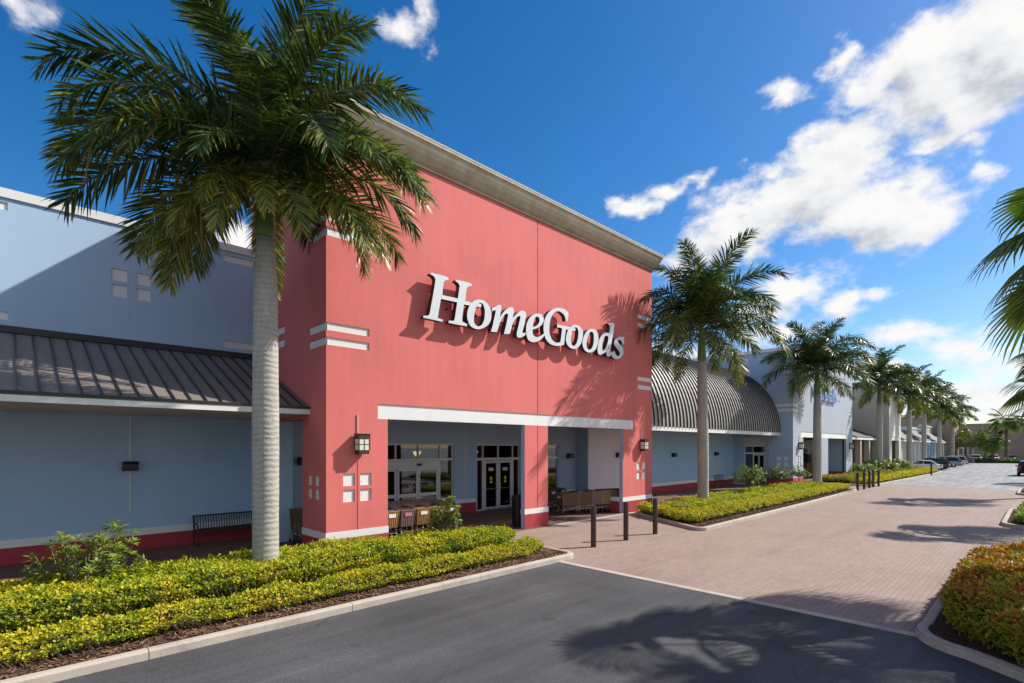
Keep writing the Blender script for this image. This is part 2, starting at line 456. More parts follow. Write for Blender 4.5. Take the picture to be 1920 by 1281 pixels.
def leaf_mat(name, stops, rough=.45, trans=.35, spec=.4):
    m, t, out = new_mat(name)
    at = t.nodes.new('ShaderNodeAttribute'); at.attribute_name = 'tint'
    oi = t.nodes.new('ShaderNodeObjectInfo')
    f = mth(t, 'ADD', at.outputs['Fac'], mth(t, 'MULTIPLY', mth(t, 'SUBTRACT', oi.outputs['Random'], .5), .12))
    col = ramp(t, f, stops)
    b = t.nodes.new('ShaderNodeBsdfPrincipled'); t.links.new(col, b.inputs['Base Color'])
    b.inputs['Roughness'].default_value = rough; b.inputs['Specular IOR Level'].default_value = spec
    tl = t.nodes.new('ShaderNodeBsdfTranslucent')
    t.links.new(mixc(t, 1.0, col, (1.0, 1.15, .5), 'MULTIPLY'), tl.inputs[0])
    ms = t.nodes.new('ShaderNodeMixShader'); ms.inputs[0].default_value = trans
    t.links.new(b.outputs[0], ms.inputs[1]); t.links.new(tl.outputs[0], ms.inputs[2]); t.links.new(ms.outputs[0], out.inputs[0])
    return m
M['frond'] = leaf_mat('palm_leaflets', [(0, (.016, .035, .012)), (.35, (.042, .078, .017)), (.65, (.10, .15, .03)), (.85, (.24, .25, .045)), (1, (.44, .34, .06))], .36, .25, .5)
M['rachis'] = paint('palm_rachis', (.13, .15, .045), .5)
M['fan'] = leaf_mat('fan_leaf', [(0, (.04, .07, .018)), (.4, (.10, .15, .03)), (.75, (.18, .23, .04)), (1, (.30, .28, .07))], .4, .35)
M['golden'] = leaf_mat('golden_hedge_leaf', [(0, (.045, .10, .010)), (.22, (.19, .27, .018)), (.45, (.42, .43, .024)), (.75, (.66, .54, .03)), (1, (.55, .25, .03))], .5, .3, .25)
M['copper'] = leaf_mat('copper_tipped_leaf', [(0, (.05, .09, .010)), (.25, (.17, .21, .016)), (.5, (.36, .33, .02)), (.72, (.42, .17, .022)), (1, (.36, .075, .02))], .5, .3, .25)
M['green'] = leaf_mat('green_shrub_leaf', [(0, (.04, .08, .014)), (.4, (.14, .21, .028)), (.8, (.28, .34, .045)), (1, (.40, .40, .06))], .45, .3)
M['lawn'] = leaf_mat('lawn_leaf', [(0, (.03, .06, .01)), (.5, (.09, .16, .02)), (1, (.18, .25, .035))], .5, .3)
M['canopy'] = leaf_mat('tree_leaf', [(0, (.04, .06, .012)), (.5, (.11, .14, .03)), (1, (.26, .22, .05))], .5, .25)
# ------------------------------------------------------------------ ground
YF, XL, XR, YB, YE = 13.27, 6.10, 22.45, 18.40, 14.26

def sheet(name, poly, z, mat):
    mb = MB(); mb.add([(x, y, z) for x, y in poly], (tuple(range(len(poly))),))
    return mb.build(name, mat, kind='structure')

sheet('ground', [(-400, -900), (1800, -900), (1800, 900), (-400, 900)], -.012, M['lot'])
sheet('road', [(-14, -9), (10.32, -9), (10.32, 8.83), (-14, 8.83)], -.004, M['asphalt'])
sheet('paved_street', [(10.50, -1.2), (50, -1.2), (50, 8.84), (46.5, 8.84), (46.5, 13.05), (41.6, 13.05), (41.6, 8.84), (20.6, 8.84), (20.6, 13.05), (10.50, 13.05)], 0.0, M['pavers'])
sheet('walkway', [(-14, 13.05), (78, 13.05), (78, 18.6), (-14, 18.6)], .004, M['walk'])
mb = MB(); mb.box(10.32, 10.50, .9, 9.0, -.02, .006); mb.build('paving_border', M['concrete'], kind='structure')
# manholes / light pavement edge in front of the arcade
mb = MB(); mb.box(14.95, 20.6, 13.0, 13.2, -.02, .012); mb.build('pavement_edge', M['concrete'], kind='structure')

def kerb(pts, w=.17, h=.15, closed=False, joint=3.0, name='kerb'):
    """rounded concrete kerb following a polyline; the outline's left side is the bed"""
    P2 = [Vector((p[0], p[1])) for p in pts]
    # resample into short lengths so joints can be left open
    mb = MB(); n = len(P2)
    segs = []
    for i in range(n-1):
        L = (P2[i+1]-P2[i]).length; k = max(1, int(round(L/joint)))
        for j in range(k):
            segs.append((P2[i].lerp(P2[i+1], j/k), P2[i].lerp(P2[i+1], (j+1)/k), j == 0, j == k-1, i))
    def nrm(i):
        a = (P2[i]-P2[i-1]).normalized() if i > 0 else None
        b = (P2[i+1]-P2[i]).normalized() if i < n-1 else None
        if a is None: d = b
        elif b is None: d = a
        else: d = (a+b).normalized()
        q = Vector((-d.y, d.x))
        k = 1.0
        if a is not None and b is not None: k = 1/max(.5, q.dot(Vector((-a.y, a.x))))
        return q*k
    prof = [(0, 0), (0, h-.03), (.012, h-.01), (.035, h), (w-.035, h), (w-.012, h-.01), (w, h-.03), (w, 0)]
    for a, b, first, last, i in segs:
        d = (b-a).normalized(); q = Vector((-d.y, d.x))
        qa = nrm(i) if first else q; qb = nrm(i+1) if last else q
        sharp = lambda k: k > 0 and k < n-1
        a2 = a + d*(0 if first and sharp(i) else .006); b2 = b - d*(0 if last and sharp(i+1) else .006)
        va = [(a2.x+qa.x*u, a2.y+qa.y*u, z-.02) for u, z in prof]; vb = [(b2.x+qb.x*u, b2.y+qb.y*u, z-.02) for u, z in prof]
        m = len(prof)
        mb.add(va+vb, [(k, k+1, m+k+1, m+k) for k in range(m-1)] + [tuple(range(m)), tuple(range(2*m-1, m-1, -1))])
    return mb.build(name, M['concrete'], kind='structure')

def arc(cx, cy, r, a0, a1, n=7):
    return [(cx+r*math.cos(R(a0+(a1-a0)*i/n)), cy+r*math.sin(R(a0+(a1-a0)*i/n))) for i in range(n+1)]

def bed(poly, z=.11):
    mb = MB(); mb.add([(x, y, z) for x, y in poly], (tuple(range(len(poly))),))
    return mb.build('planting_bed', M['mulch'], kind='structure')

# near bed in front of the blue wing and left pier
b1 = [(-14, 8.86)] + arc(10.95, 9.11, .25, -90, 0, 4) + [(11.2, 11.2), (9.6, 12.9), (6.0, 13.0), (-14, 13.0)]
kerb([(-14, 8.83), (10.75, 8.83)] + arc(10.80, 9.23, .40, -85, 0, 6) + [(11.22, 11.2), (9.7, 12.98)])
bed([(-14, 8.95), (10.9, 8.95), (11.1, 9.2), (11.1, 11.2), (9.65, 12.9), (-14, 13.0)])
# second bed, before the barrel roofed wing
k2 = [(20.75, 13.0), (19.7, 12.25)] + [(19.2, 11.4), (17.75, 8.9)] + arc(18.05, 8.75, .33, 170, 268, 5) + [(30, 8.55), (41.2, 8.83)] + arc(41.25, 9.2, .37, -85, 20, 4) + [(41.5, 12.9)]
kerb(k2)
bed([(20.8, 12.95), (19.8, 12.15), (18.0, 8.95), (18.3, 8.66), (41.2, 8.95), (41.4, 12.95)])
# third bed
k3 = [(47.2, 13.0), (46.9, 10.0), (47.0, 9.3)] + [(47.6, 8.95), (74, 8.3), (79.5, 8.4), (80.3, 9.0), (80.6, 12.9)]
kerb(k3)
bed([(47.35, 12.95), (47.1, 9.5), (47.7, 9.1), (79.4, 8.5), (80.4, 12.95)])
# islands on the right
def island(x0, x1, ytop, ybot, r):
    p = [(x1-r, ybot)] + arc(x1-r, ytop-r, r, 0, 90, 6) + arc(x0+r, ytop-r, r, 90, 180, 8) + [(x0, ybot)]
    kerb(p)
    bed([(x, y) for x, y in p][::-1], .12)
isl1 = [(17.4, -7), (17.4, .3)] + arc(16.2, .25, 1.2, 5, 90, 6) + [(11.2, 1.42)] + arc(10.6, .55, .9, 75, 165, 7) + [(8.3, -1.2), (5.8, -7)]
kerb(isl1)
bed(isl1[::-1], .12)
island(26.3, 34.5, 1.15, -6, 1.2)
island(44.6, 51.5, 1.2, -6, 1.2)
island(64, 69, .2, -6, 1.2)
# far median
sheet('grass_median', [(131, -30), (135.5, -30), (135.5, 9.5), (131, 9.5)], .05, paint('grass', (.13, .19, .03), .9, var=.4, scale=2))

# parking bay lines on the far lot
mb = MB()
for i in range(9):
    x = 81+i*4.6; mb.box(x, x+.1, 8.4, 13.0, -.02, -.003)
mb.build('bay_markings', M['white'], kind='structure')

# ------------------------------------------------------------------ wall grids
def wall_y(mb, y, x0, x1, z0, z1, holes, depth_default=.04, sgn=1):
    """front skin on the plane Y=y; holes (x0,x1,z0,z1,depth) get reveals running to y+depth"""
    xs = sorted({x0, x1, *[h[0] for h in holes], *[h[1] for h in holes]})
    zs = sorted({z0, z1, *[h[2] for h in holes], *[h[3] for h in holes]})
    xs = [x for x in xs if x0 <= x <= x1]; zs = [z for z in zs if z0 <= z <= z1]
    for i in range(len(xs)-1):
        for j in range(len(zs)-1):
            cx, cz = (xs[i]+xs[i+1])/2, (zs[j]+zs[j+1])/2
            if any(h[0] < cx < h[1] and h[2] < cz < h[3] for h in holes): continue
            mb.quad((xs[i], y, zs[j]), (xs[i+1], y, zs[j]), (xs[i+1], y, zs[j+1]), (xs[i], y, zs[j+1]))
    for h in holes:
        a, b, c, d = max(h[0], x0), min(h[1], x1), max(h[2], z0), min(h[3], z1)
        y2 = y + (h[4] if len(h) > 4 else depth_default)*sgn
        if h[0] >= x0: mb.quad((a, y, c), (a, y2, c), (a, y2, d), (a, y, d))
        if h[1] <= x1: mb.quad((b, y, c), (b, y, d), (b, y2, d), (b, y2, c))
        if h[3] <= z1: mb.quad((a, y, d), (a, y2, d), (b, y2, d), (b, y, d))
        if h[2] > z0: mb.quad((a, y, c), (b, y, c), (b, y2, c), (a, y2, c))

def swap(mb):      # turn a wall built on a Y plane into one on an X plane: (x,y,z) -> (y,x,z)
    mb.v = [(p[1], p[0], p[2]) for p in mb.v]; return mb

def inset(parent, x0, x1, z0, z1, y, mat, name='wall_panel'):
    mb = MB(); mb.quad((x0, y, z0), (x1, y, z0), (x1, y, z1), (x0, y, z1)); return mb.build(name, mat, parent)

def inset_x(parent, y0, y1, z0, z1, x, mat, name='wall_panel'):
    mb = MB(); mb.quad((x, y0, z0), (x, y1, z0), (x, y1, z1), (x, y0, z1)); return mb.build(name, mat, parent)

def squares(cx, zc=1.88, s=.34, g=.08):
    return [(cx-g-s, cx-g, zc+.05, zc+.05+s), (cx+g, cx+g+s, zc+.05, zc+.05+s), (cx-g-s, cx-g, zc-.05-s, zc-.05), (cx+g, cx+g+s, zc-.05-s, zc-.05)]

M['sticker'] = paint('yellow_sticker', (.62, .52, .05), .4)
# glazed entrances ------------------------------------------------------------
def bar_frame(mb, x0, x1, z0, z1, y, w, d=.1):
    """rectangular frame of bars, width w, on Y from y to y+d"""
    mb.box(x0, x1, y, y+d, z1-w, z1); mb.box(x0, x1, y, y+d, z0, z0+w)
    mb.box(x0, x0+w, y, y+d, z0+w, z1-w); mb.box(x1-w, x1, y, y+d, z0+w, z1-w)

def pane(parent, x0, x1, z0, z1, y):
    mb = MB(); mb.box(x0, x1, y, y+.012, z0, z1); return mb.build('pane', M['glass'], parent)

def door_leaf(parent, x0, x1, z0, z1, y, rail=None, w=.1, handle=True, hside=1):
    mb = MB(); bar_frame(mb, x0, x1, z0, z1, y, w, .06)
    if rail: mb.box(x0+w, x1-w, y+.002, y+.058, rail-.07, rail+.07)
    d = mb.build('door', M['frame'], parent)
    if rail:
        pane(d, x0+w, x1-w, z0+w, rail-.07, y+.02); pane(d, x0+w, x1-w, rail+.07, z1-w, y+.02)
    else: pane(d, x0+w, x1-w, z0+w, z1-w, y+.02)
    if handle:
        hx = x1-w*.55 if hside > 0 else x0+w*.55
        mb = MB(); mb.tube([(hx, y-.01, .95), (hx, y-.06, .98), (hx, y-.06, 1.32), (hx, y-.01, 1.35)], .014, 6)
        mb.box(x0+w, x1-w, y-.045, y-.02, .98, 1.02)
        mb.build('handle', M['chrome'], d)
    return d

# ------------------------------------------------------------------ pink store building
S = thing('store_building', 'tall coral pink store building with silver lettering and a tan cornice', 'building', (14.28, YF, 0))
ZT = 11.52
lsq = squares(7.0); rsq = squares(21.52)
stripes = [(6.0, 7.36, 6.10, 6.31), (6.0, 7.36, 5.71, 5.92), (6.0, 7.36, 9.02, 9.24), (6.0, 7.36, 8.62, 8.84),
           (21.2, 22.6, 6.10, 6.31), (21.2, 22.6, 5.71, 5.92), (21.2, 22.6, 9.02, 9.24), (21.2, 22.6, 8.62, 8.84)]
holes = [(7.95, 13.63, 0, 3.80, .18), (14.90, 19.97, 0, 3.80, .18), (7.63, 20.87, 3.80, 4.23, .035)]
holes += [(*s, .035) for s in stripes] + [(*q, .04) for q in lsq+rsq]
holes += [(14.31, 14.345, 0.70, 3.80, .02), (14.31, 14.345, 4.23, ZT, .02), (6.985, 7.01, .70, 2.62, .02), (21.505, 21.53, .70, 2.62, .02)]
mb = MB(); wall_y(mb, YF, XL, XR, 0, ZT, holes)
mb.quad((XL, YF+.18, 3.8), (XR, YF+.18, 3.8), (XR, YF+.18, 4.2), (XL, YF+.18, 4.2))
mb.build('facade', M['pink'], S)
for s in stripes: inset(S, max(s[0], XL), min(s[1], XR), s[2], s[3], YF+.035, M['white'], 'stripe')
for q in lsq+rsq: inset(S, *q, YF+.04, M['white'])
inset(S, 7.63, 20.87, 3.80, 4.23, YF+.035, M['white'], 'lintel_band')
for x, w_, z0, z1 in ((14.31, .035, .7, 3.8), (14.31, .035, 4.23, ZT), (6.985, .025, .7, 2.62), (21.505, .025, .7, 2.62)):
    inset(S, x, x+w_, z0, z1, YF+.02, M['joint'], 'joint')
# side wall facing the blue wing, with its pier
sy = [(13.2, 14.36, 6.10, 6.31), (13.2, 14.36, 5.71, 5.92), (13.2, 14.36, 9.02, 9.24), (13.2, 14.36, 8.62, 8.84)]
sback = [(16.1, 18.4, 9.02, 9.24), (16.1, 18.4, 8.62, 8.84), (16.1, 18.4, 6.46, 6.68), (16.1, 18.4, 6.06, 6.28)]
ssq = squares(14.07, s=.27, g=.09)
for xw, sq_ in ((XL, ssq), (XR, ssq)):
    dsg = 1 if xw == XL else -1
    mb = MB(); wall_y(mb, xw, YF, 19.0, 0, ZT, [(14.78, 19.5, 0, 3.79 if xw == XL else 4.19, .5)] + [(*s, .035) for s in sy+sback] + [(*q, .04) for q in sq_], sgn=dsg)
    swap(mb).build('side_wall', M['pink'], S)
    for s in sy+sback: inset_x(S, max(s[0], YF), s[1], s[2], s[3], xw+.035*dsg, M['white'], 'stripe')
    for q in sq_: inset_x(S, *q, xw+.04*dsg, M['white'])
# pier backs and inner sides (slate), soffit and roof
mb = MB()
mb.quad((7.95, YF+.18, 0), (7.95, 14.78, 0), (7.95, 14.78, 3.8), (7.95, YF+.18, 3.8))
mb.quad((XL, 14.78, 0), (7.95, 14.78, 0), (7.95, 14.78, 3.8), (XL, 14.78, 3.8))
mb.build('pier_back', M['slate'], S); mb = MB()
mb.quad((XR-.04, YF+.18, 0), (XR-.04, 14.78, 0), (XR-.04, 14.78, 4.19), (XR-.04, YF+.18, 4.19)); mb.build('pier_back', M['slate'], S)
mb = MB(); mb.quad((XL+.02, YF+.17, 4.2), (XR-.01, YF+.17, 4.2), (XR-.01, YB, 4.2), (XL+.02, YB, 4.2)); mb.build('soffit', M['soffit'], S)
mb = MB(); mb.quad((XL, YF, ZT+.02), (XR, YF, ZT+.02), (XR, 19.0, ZT+.02), (XL, 19.0, ZT+.02)); mb.quad((XL, 19, 4.2), (XR, 19, 4.2), (XR, 19, ZT+.02), (XL, 19, ZT+.02)); mb.quad((-16, 18.7, 8.9), (62, 18.7, 8.9), (62, 40, 8.9), (-16, 40, 8.9)); mb.build('roof', M['dark'], S)
# light blue trim strips on the reveals
for x in (19.955, 13.62):
    mb = MB(); mb.box(x-.012, x, YF+.012, YF+.17, 0, 3.79); mb.build('reveal_trim', M['blue'], S)
# base: rose plinth and white band on each pier and the middle column
for x0, x1, y1 in ((XL, 7.95, 14.78), (13.63, 14.90, YF+.18), (19.97, XR, 14.78)):
    g = .012; mb = MB(); mw = MB()
    mb.box(x0-g, x1+g, YF-g, y1+g, 0, .52); mw.box(x0-g-.006, x1+g+.006, YF-g-.006, y1+g+.006, .522, .71)
    mb.build('plinth', M['rose'], S); mw.build('base_band', M['white'], S)
# cornice: fillet, cove and top lip, wrapped round three sides
prof = [(0, -.03), (.06, -.03), (.06, .06), (.10, .06), (.10, .09), (.13, .10), (.17, .16), (.24, .28), (.31, .42), (.36, .54), (.37, .60), (.40, .60), (.40, .70), (0, .70)]
mb = MB(); vs = []; fs = []; n = len(prof)
def ring(o): return [(XL-o, 19.0), (XL-o, YF-o), (XR+o, YF-o), (XR+o, 19.0)]
for o, dz in prof:
    for x, y in ring(o): vs.append((x, y, ZT+dz))
for i in range(n-1):
    for k in range(3): fs.append((i*4+k, i*4+k+1, (i+1)*4+k+1, (i+1)*4+k))
mb.add(vs, fs); mb.build('cornice', M['cornice'], S)
mb = MB(); w0 = .41; mb.box(XL-w0, XR+w0, YF-w0, YF+.2, ZT+.702, ZT+.73); mb.box(XL-w0, XL+.2, YF+.203, 19.0, ZT+.702, ZT+.73)
mb.box(XR-.2, XR+w0, YF+.203, 19.0, ZT+.702, ZT+.73); mb.build('coping', M['cream'], S)
# entrance wall behind the arcade
ent = [(9.3, 14.36, 0, 3.13), (15.72, 18.56, 0, 3.12), (19.3, 21.53, 0, 3.12)]
mb = MB(); wall_y(mb, YB, 6.62, 23.06, 0, 4.2, [(*e, .2) for e in ent]); mb.build('back_wall', M['slate'], S)
mb = MB(); mb.box(6.14, 6.60, 16.75, 18.39, 0, 4.19); mb.build('wall_return', M['blue'], S)
for x0, x1 in ((6.62, 9.25), (14.42, 15.66), (18.62, 19.24), (21.58, 23.04)):
    mb = MB(); mb.box(x0, x1, YB-.02, YB-.001, .45, .63); mb.build('base_band', M['white'], S)
    mb = MB(); mb.box(x0, x1, YB-.016, YB-.001, 0.005, .448); mb.build('plinth', M['rose'], S)
for x in (14.95, 15.10):
    mb = MB(); mb.box(x, x+.04, YB-.012, YB-.001, .64, 4.15); mb.build('joint', M['bluejoint'], S)
# first entrance: sliding doors under a transom
y = YB+.05
mb = MB(); bar_frame(mb, 9.3, 14.36, 0, 3.13, y, .06, .12); mb.box(9.36, 14.3, y, y+.12, 2.40, 2.50)
for x in (10.3, 11.42, 12.53, 13.66): mb.box(x-.03, x+.03, y, y+.12, 2.50, 3.07)
mb.box(9.36, 13.62, y-.05, y+.09, 2.10, 2.39); mb.box(13.56, 13.66, y, y+.12, 0.06, 2.40)
fr = mb.build('entrance_frame', M['frame'], S)
xs = [9.36, 10.27, 11.39, 12.5, 13.63, 14.30]
for i in range(5): pane(fr, xs[i]+(.06 if i else 0), xs[i+1], 2.5, 3.07, y+.05)
pane(fr, 13.66, 14.30, .06, 2.40, y+.05)
mb = MB(); mb.box(12.40, 12.62, y-.11, y-.051, 2.2, 2.3); mb.build('door_sensor', M['black'], fr)
for x0, x1 in ((9.38, 10.4), (10.42, 11.46), (11.50, 12.5), (12.52, 13.54)):
    dl = door_leaf(S, x0, x1, 0.02, 2.09, y, rail=.98, w=.09, handle=False)
    if 11 < x0 < 13:
        mb = MB(); xm = x0+.62; mb.tube([(xm+.09*math.cos(k*.524), y+.006, 1.42+.09*math.sin(k*.524)) for k in range(13)], .014, 5); mb.build('sticker', M['plate_white'], dl)
# second entrance: double swing doors with sidelights
mb = MB(); bar_frame(mb, 15.72, 18.56, 0, 3.12, y, .06, .12); mb.box(15.78, 18.5, y, y+.12, 2.36, 2.48)
for x in (16.14, 17.12, 18.10): mb.box(x-.03, x+.03, y, y+.12, 2.48, 3.06)
mb.box(16.09, 16.19, y, y+.12, .06, 2.36); mb.box(18.05, 18.15, y, y+.12, .06, 2.36)
fr = mb.build('entrance_frame', M['frame'], S)
for a, b_ in ((15.78, 16.11), (16.17, 17.09), (17.15, 18.07), (18.13, 18.5)): pane(fr, a, b_, 2.48, 3.06, y+.05)
pane(fr, 15.78, 16.09, .06, 2.36, y+.05); pane(fr, 18.15, 18.5, .06, 2.36, y+.05)
for hs_, a_, b_ in ((1, 16.2, 17.11), (-1, 17.13, 18.04)):
    dl = door_leaf(S, a_, b_, .02, 2.34, y, w=.12, hside=hs_)
    mb = MB(); mb.cyl(((a_+b_)/2, y+.008, 1.5), .085, .006, 14, 'y'); mb.box((a_+b_)/2-.08, (a_+b_)/2+.08, y+.008, y+.014, 1.27, 1.38); mb.build('sticker', M['sticker'], dl)
    mb = MB(); mb.box((a_+b_)/2-.16, (a_+b_)/2+.16, y+.008, y+.014, 1.85, 2.0); mb.build('notice', M['plate_white'], dl)
# display window on the right with a red poster
mb = MB(); bar_frame(mb, 19.3, 21.53, 0, 3.12, y, .06, .12); mb.box(19.36, 21.47, y, y+.12, 2.36, 2.5); mb.box(20.38, 20.44, y, y+.12, .06, 2.36); mb.box(19.36, 21.47, y, y+.12, .42, .5)
fr = mb.build('window_frame', M['frame'], S)
for a, b_ in ((19.36, 20.38), (20.44, 21.47)):
    pane(fr, a, b_, .5, 2.36, y+.05)
pane(fr, 19.36, 21.47, 2.5, 3.06, y+.05)
mb = MB(); mb.box(20.55, 21.42, y+.14, y+.16, 1.15, 2.25); mb.build('poster', M['poster'], S)
# shop floor behind the glass
mb = MB()
mb.box(7.0, 22.9, YB+.3, 27, 3.7, 3.75); mb.box(7.0, 22.9, 26.9, 27, 0, 3.7); mb.box(7.0, 22.9, YB+.3, 27, -.02, .01)
mb.box(6.95, 7.0, YB+.3, 27, 0, 3.7); mb.box(22.9, 22.95, YB+.3, 27, 0, 3.7)
rng = random.Random(5)
for k in range(16):
    x = 8+k*.95; yy = rng.uniform(21, 25); mb.box(x, x+.8, yy, yy+.5, .01, rng.uniform(1.0, 2.0))
mb.build('shop_interior', M['interior'], S)

# pendant lamps hanging inside the entrances
for i, (x, yy) in enumerate(((9.9, 20.3), (11.9, 20.3), (13.9, 20.6), (16.2, 20.3), (17.6, 20.8), (18.6, 20.3))):
    pl = thing('pendant_lamp', 'small warm glowing pendant lamp hanging inside the glazed entrance', 'lamp', (x, yy, 2.55), 0, 'pendant lamps inside the store')
    mb = MB(); mb.tube([(0, 0, .25), (0, 0, 1.15)], .008, 4); mb.build('cord', M['black'], pl, local=True)
    mb = MB(); mb.tube([(0, 0, 0), (0, 0, .12), (0, 0, .24)], [.06, .17, .20], 10); mb.build('lamp_shade', M['glow'], pl, local=True)

# ------------------------------------------------------------------ sign letters
GLYPHS = [
 (0, [[(9.201,8.21),(9.228,8.25),(9.283,8.267),(9.376,8.263),(9.715,8.275),(9.898,8.255),(9.888,8.191),(9.763,8.137),(9.699,8.064),(9.686,7.938),(9.648,7.669),(10.263,7.684),(10.333,8.109),(10.263,8.181),(10.163,8.206),(10.183,8.256),(10.303,8.268),(10.691,8.283),(10.827,8.273),(10.837,8.21),(10.681,8.144),(10.619,8.059),(10.557,7.662),(11.244,7.698),(11.222,7.587),(10.506,7.541),(10.434,7.05),(10.465,6.976),(10.639,6.941),(10.629,6.867),(10.283,6.858),(9.888,6.856),(9.907,6.929),(10.074,6.949),(10.133,7.03),(10.233,7.559),(9.601,7.544),(9.488,6.98),(9.506,6.93),(9.677,6.913),(9.648,6.846),(9.32,6.852),(8.948,6.855),(8.957,6.914),(9.101,6.939),(9.174,7.007),(9.228,7.236),(9.302,7.583),(9.385,8.01),(9.385,8.116),(9.311,8.183)]]),
 (1, [[(10.63,7.201),(10.661,7.399),(10.755,7.577),(10.902,7.727),(11.137,7.822),(11.354,7.824),(11.531,7.742),(11.643,7.596),(11.677,7.418),(11.643,7.229),(11.531,7.06),(11.333,6.928),(11.094,6.845),(10.881,6.856),(10.734,6.929),(10.661,7.062)],[(10.913,7.121),(10.934,7.319),(10.998,7.526),(11.094,7.683),(11.202,7.728),(11.311,7.708),(11.376,7.563),(11.387,7.4),(11.354,7.196),(11.267,7.033),(11.137,6.946),(11.008,6.958),(10.934,7.027)]]),
 (1, [[(11.699,7.657),(11.801,7.701),(12.008,7.816),(12.124,7.83),(12.135,7.738),(12.066,7.402),(12.171,7.54),(12.336,7.707),(12.503,7.816),(12.648,7.86),(12.733,7.815),(12.733,7.71),(12.672,7.473),(12.819,7.621),(13.018,7.78),(13.194,7.838),(13.321,7.817),(13.347,7.697),(13.283,7.418),(13.169,7.098),(13.194,7.04),(13.321,7.077),(13.308,6.995),(13.143,6.89),(12.968,6.847),(12.881,6.878),(12.881,7.001),(12.955,7.241),(13.055,7.557),(13.043,7.617),(12.943,7.59),(12.77,7.438),(12.66,7.245),(12.599,7.079),(12.539,6.914),(12.253,6.862),(12.336,7.106),(12.431,7.449),(12.455,7.574),(12.383,7.595),(12.241,7.484),(12.077,7.235),(11.996,7.035),(11.927,6.88),(11.654,6.855),(11.733,7.06),(11.801,7.306),(11.87,7.554),(11.847,7.617),(11.779,7.579),(11.699,7.54)]]),
 (1, [[(14.331,7.149),(14.193,6.999),(13.95,6.854),(13.684,6.789),(13.476,6.832),(13.372,6.987),(13.347,7.215),(13.398,7.438),(13.554,7.661),(13.764,7.807),(13.977,7.872),(14.193,7.865),(14.289,7.734),(14.248,7.579),(14.112,7.446),(13.896,7.32),(13.69,7.248),(13.679,7.159),(13.737,7.041),(13.896,7.001),(14.085,7.066),(14.303,7.191)],[(13.705,7.335),(13.729,7.511),(13.817,7.689),(13.937,7.765),(14.039,7.728),(14.044,7.582),(13.923,7.434)]]),
 (0, [[(15.563,7.869),(15.664,7.894),(15.74,8.175),(15.664,8.258),(15.463,8.318),(15.143,8.298),(14.854,8.213),(14.617,8.068),(14.431,7.863),(14.315,7.627),(14.281,7.375),(14.327,7.151),(14.454,6.969),(14.664,6.858),(14.925,6.831),(15.216,6.863),(15.463,6.945),(15.513,7.281),(15.575,7.549),(16.138,7.564),(16.165,7.671),(15.79,7.688),(15.413,7.667),(15.07,7.659),(15.034,7.542),(15.167,7.556),(15.339,7.551),(15.327,7.414),(15.241,7.002),(15.022,6.955),(14.83,6.991),(14.687,7.112),(14.605,7.302),(14.617,7.553),(14.687,7.815),(14.83,8.028),(14.997,8.137),(15.167,8.176),(15.364,8.139),(15.5,8.051)]]),
 (1, [[(15.563,7.128),(15.601,7.359),(15.714,7.571),(15.893,7.729),(16.125,7.816),(16.388,7.81),(16.562,7.705),(16.629,7.531),(16.589,7.308),(16.468,7.091),(16.283,6.934),(16.047,6.853),(15.816,6.871),(15.651,6.963)],[(15.88,7.173),(15.893,7.371),(15.97,7.562),(16.099,7.697),(16.217,7.732),(16.322,7.634),(16.336,7.487),(16.296,7.282),(16.204,7.088),(16.06,6.961),(15.944,6.986),(15.888,7.06)]]),
 (0, [[(16.602,7.149),(16.669,7.393),(16.805,7.598),(16.997,7.763),(17.206,7.83),(17.446,7.834),(17.618,7.722),(17.676,7.524),(17.632,7.276),(17.503,7.051),(17.304,6.905),(17.053,6.839),(16.832,6.862),(16.669,6.975)],[(16.873,7.187),(16.915,7.362),(16.997,7.543),(17.108,7.678),(17.248,7.717),(17.347,7.63),(17.361,7.461),(17.333,7.251),(17.248,7.069),(17.108,6.965),(16.97,6.964),(16.887,7.054)]]),
 (1, [[(18.325,8.219),(18.415,8.27),(18.799,8.333),(18.768,8.06),(18.66,7.65),(18.537,7.223),(18.522,7.043),(18.598,7.044),(18.799,7.132),(18.845,7.049),(18.629,6.932),(18.415,6.835),(18.265,6.834),(18.22,6.917),(18.25,7.061),(18.115,6.974),(17.909,6.869),(17.763,6.825),(17.647,6.88),(17.604,7.013),(17.647,7.243),(17.734,7.48),(17.909,7.68),(18.115,7.799),(18.325,7.839),(18.446,7.84),(18.476,8.014),(18.476,8.156),(18.385,8.194)],[(17.967,7.025),(17.923,7.194),(17.967,7.409),(18.086,7.619),(18.205,7.698),(18.355,7.694),(18.355,7.535),(18.265,7.31),(18.115,7.114)]]),
 (0, [[(19.545,7.816),(19.577,7.545),(19.432,7.47),(19.383,7.591),(19.255,7.664),(19.128,7.655),(19.08,7.567),(19.191,7.492),(19.415,7.395),(19.512,7.243),(19.496,7.076),(19.319,6.926),(19.065,6.814),(18.845,6.806),(18.66,6.847),(18.69,6.958),(18.845,7.084),(18.908,7.002),(19.065,6.941),(19.191,6.983),(19.239,7.08),(19.16,7.179),(18.97,7.281),(18.83,7.388),(18.799,7.509),(18.908,7.668),(19.16,7.777),(19.383,7.819)]]),
]
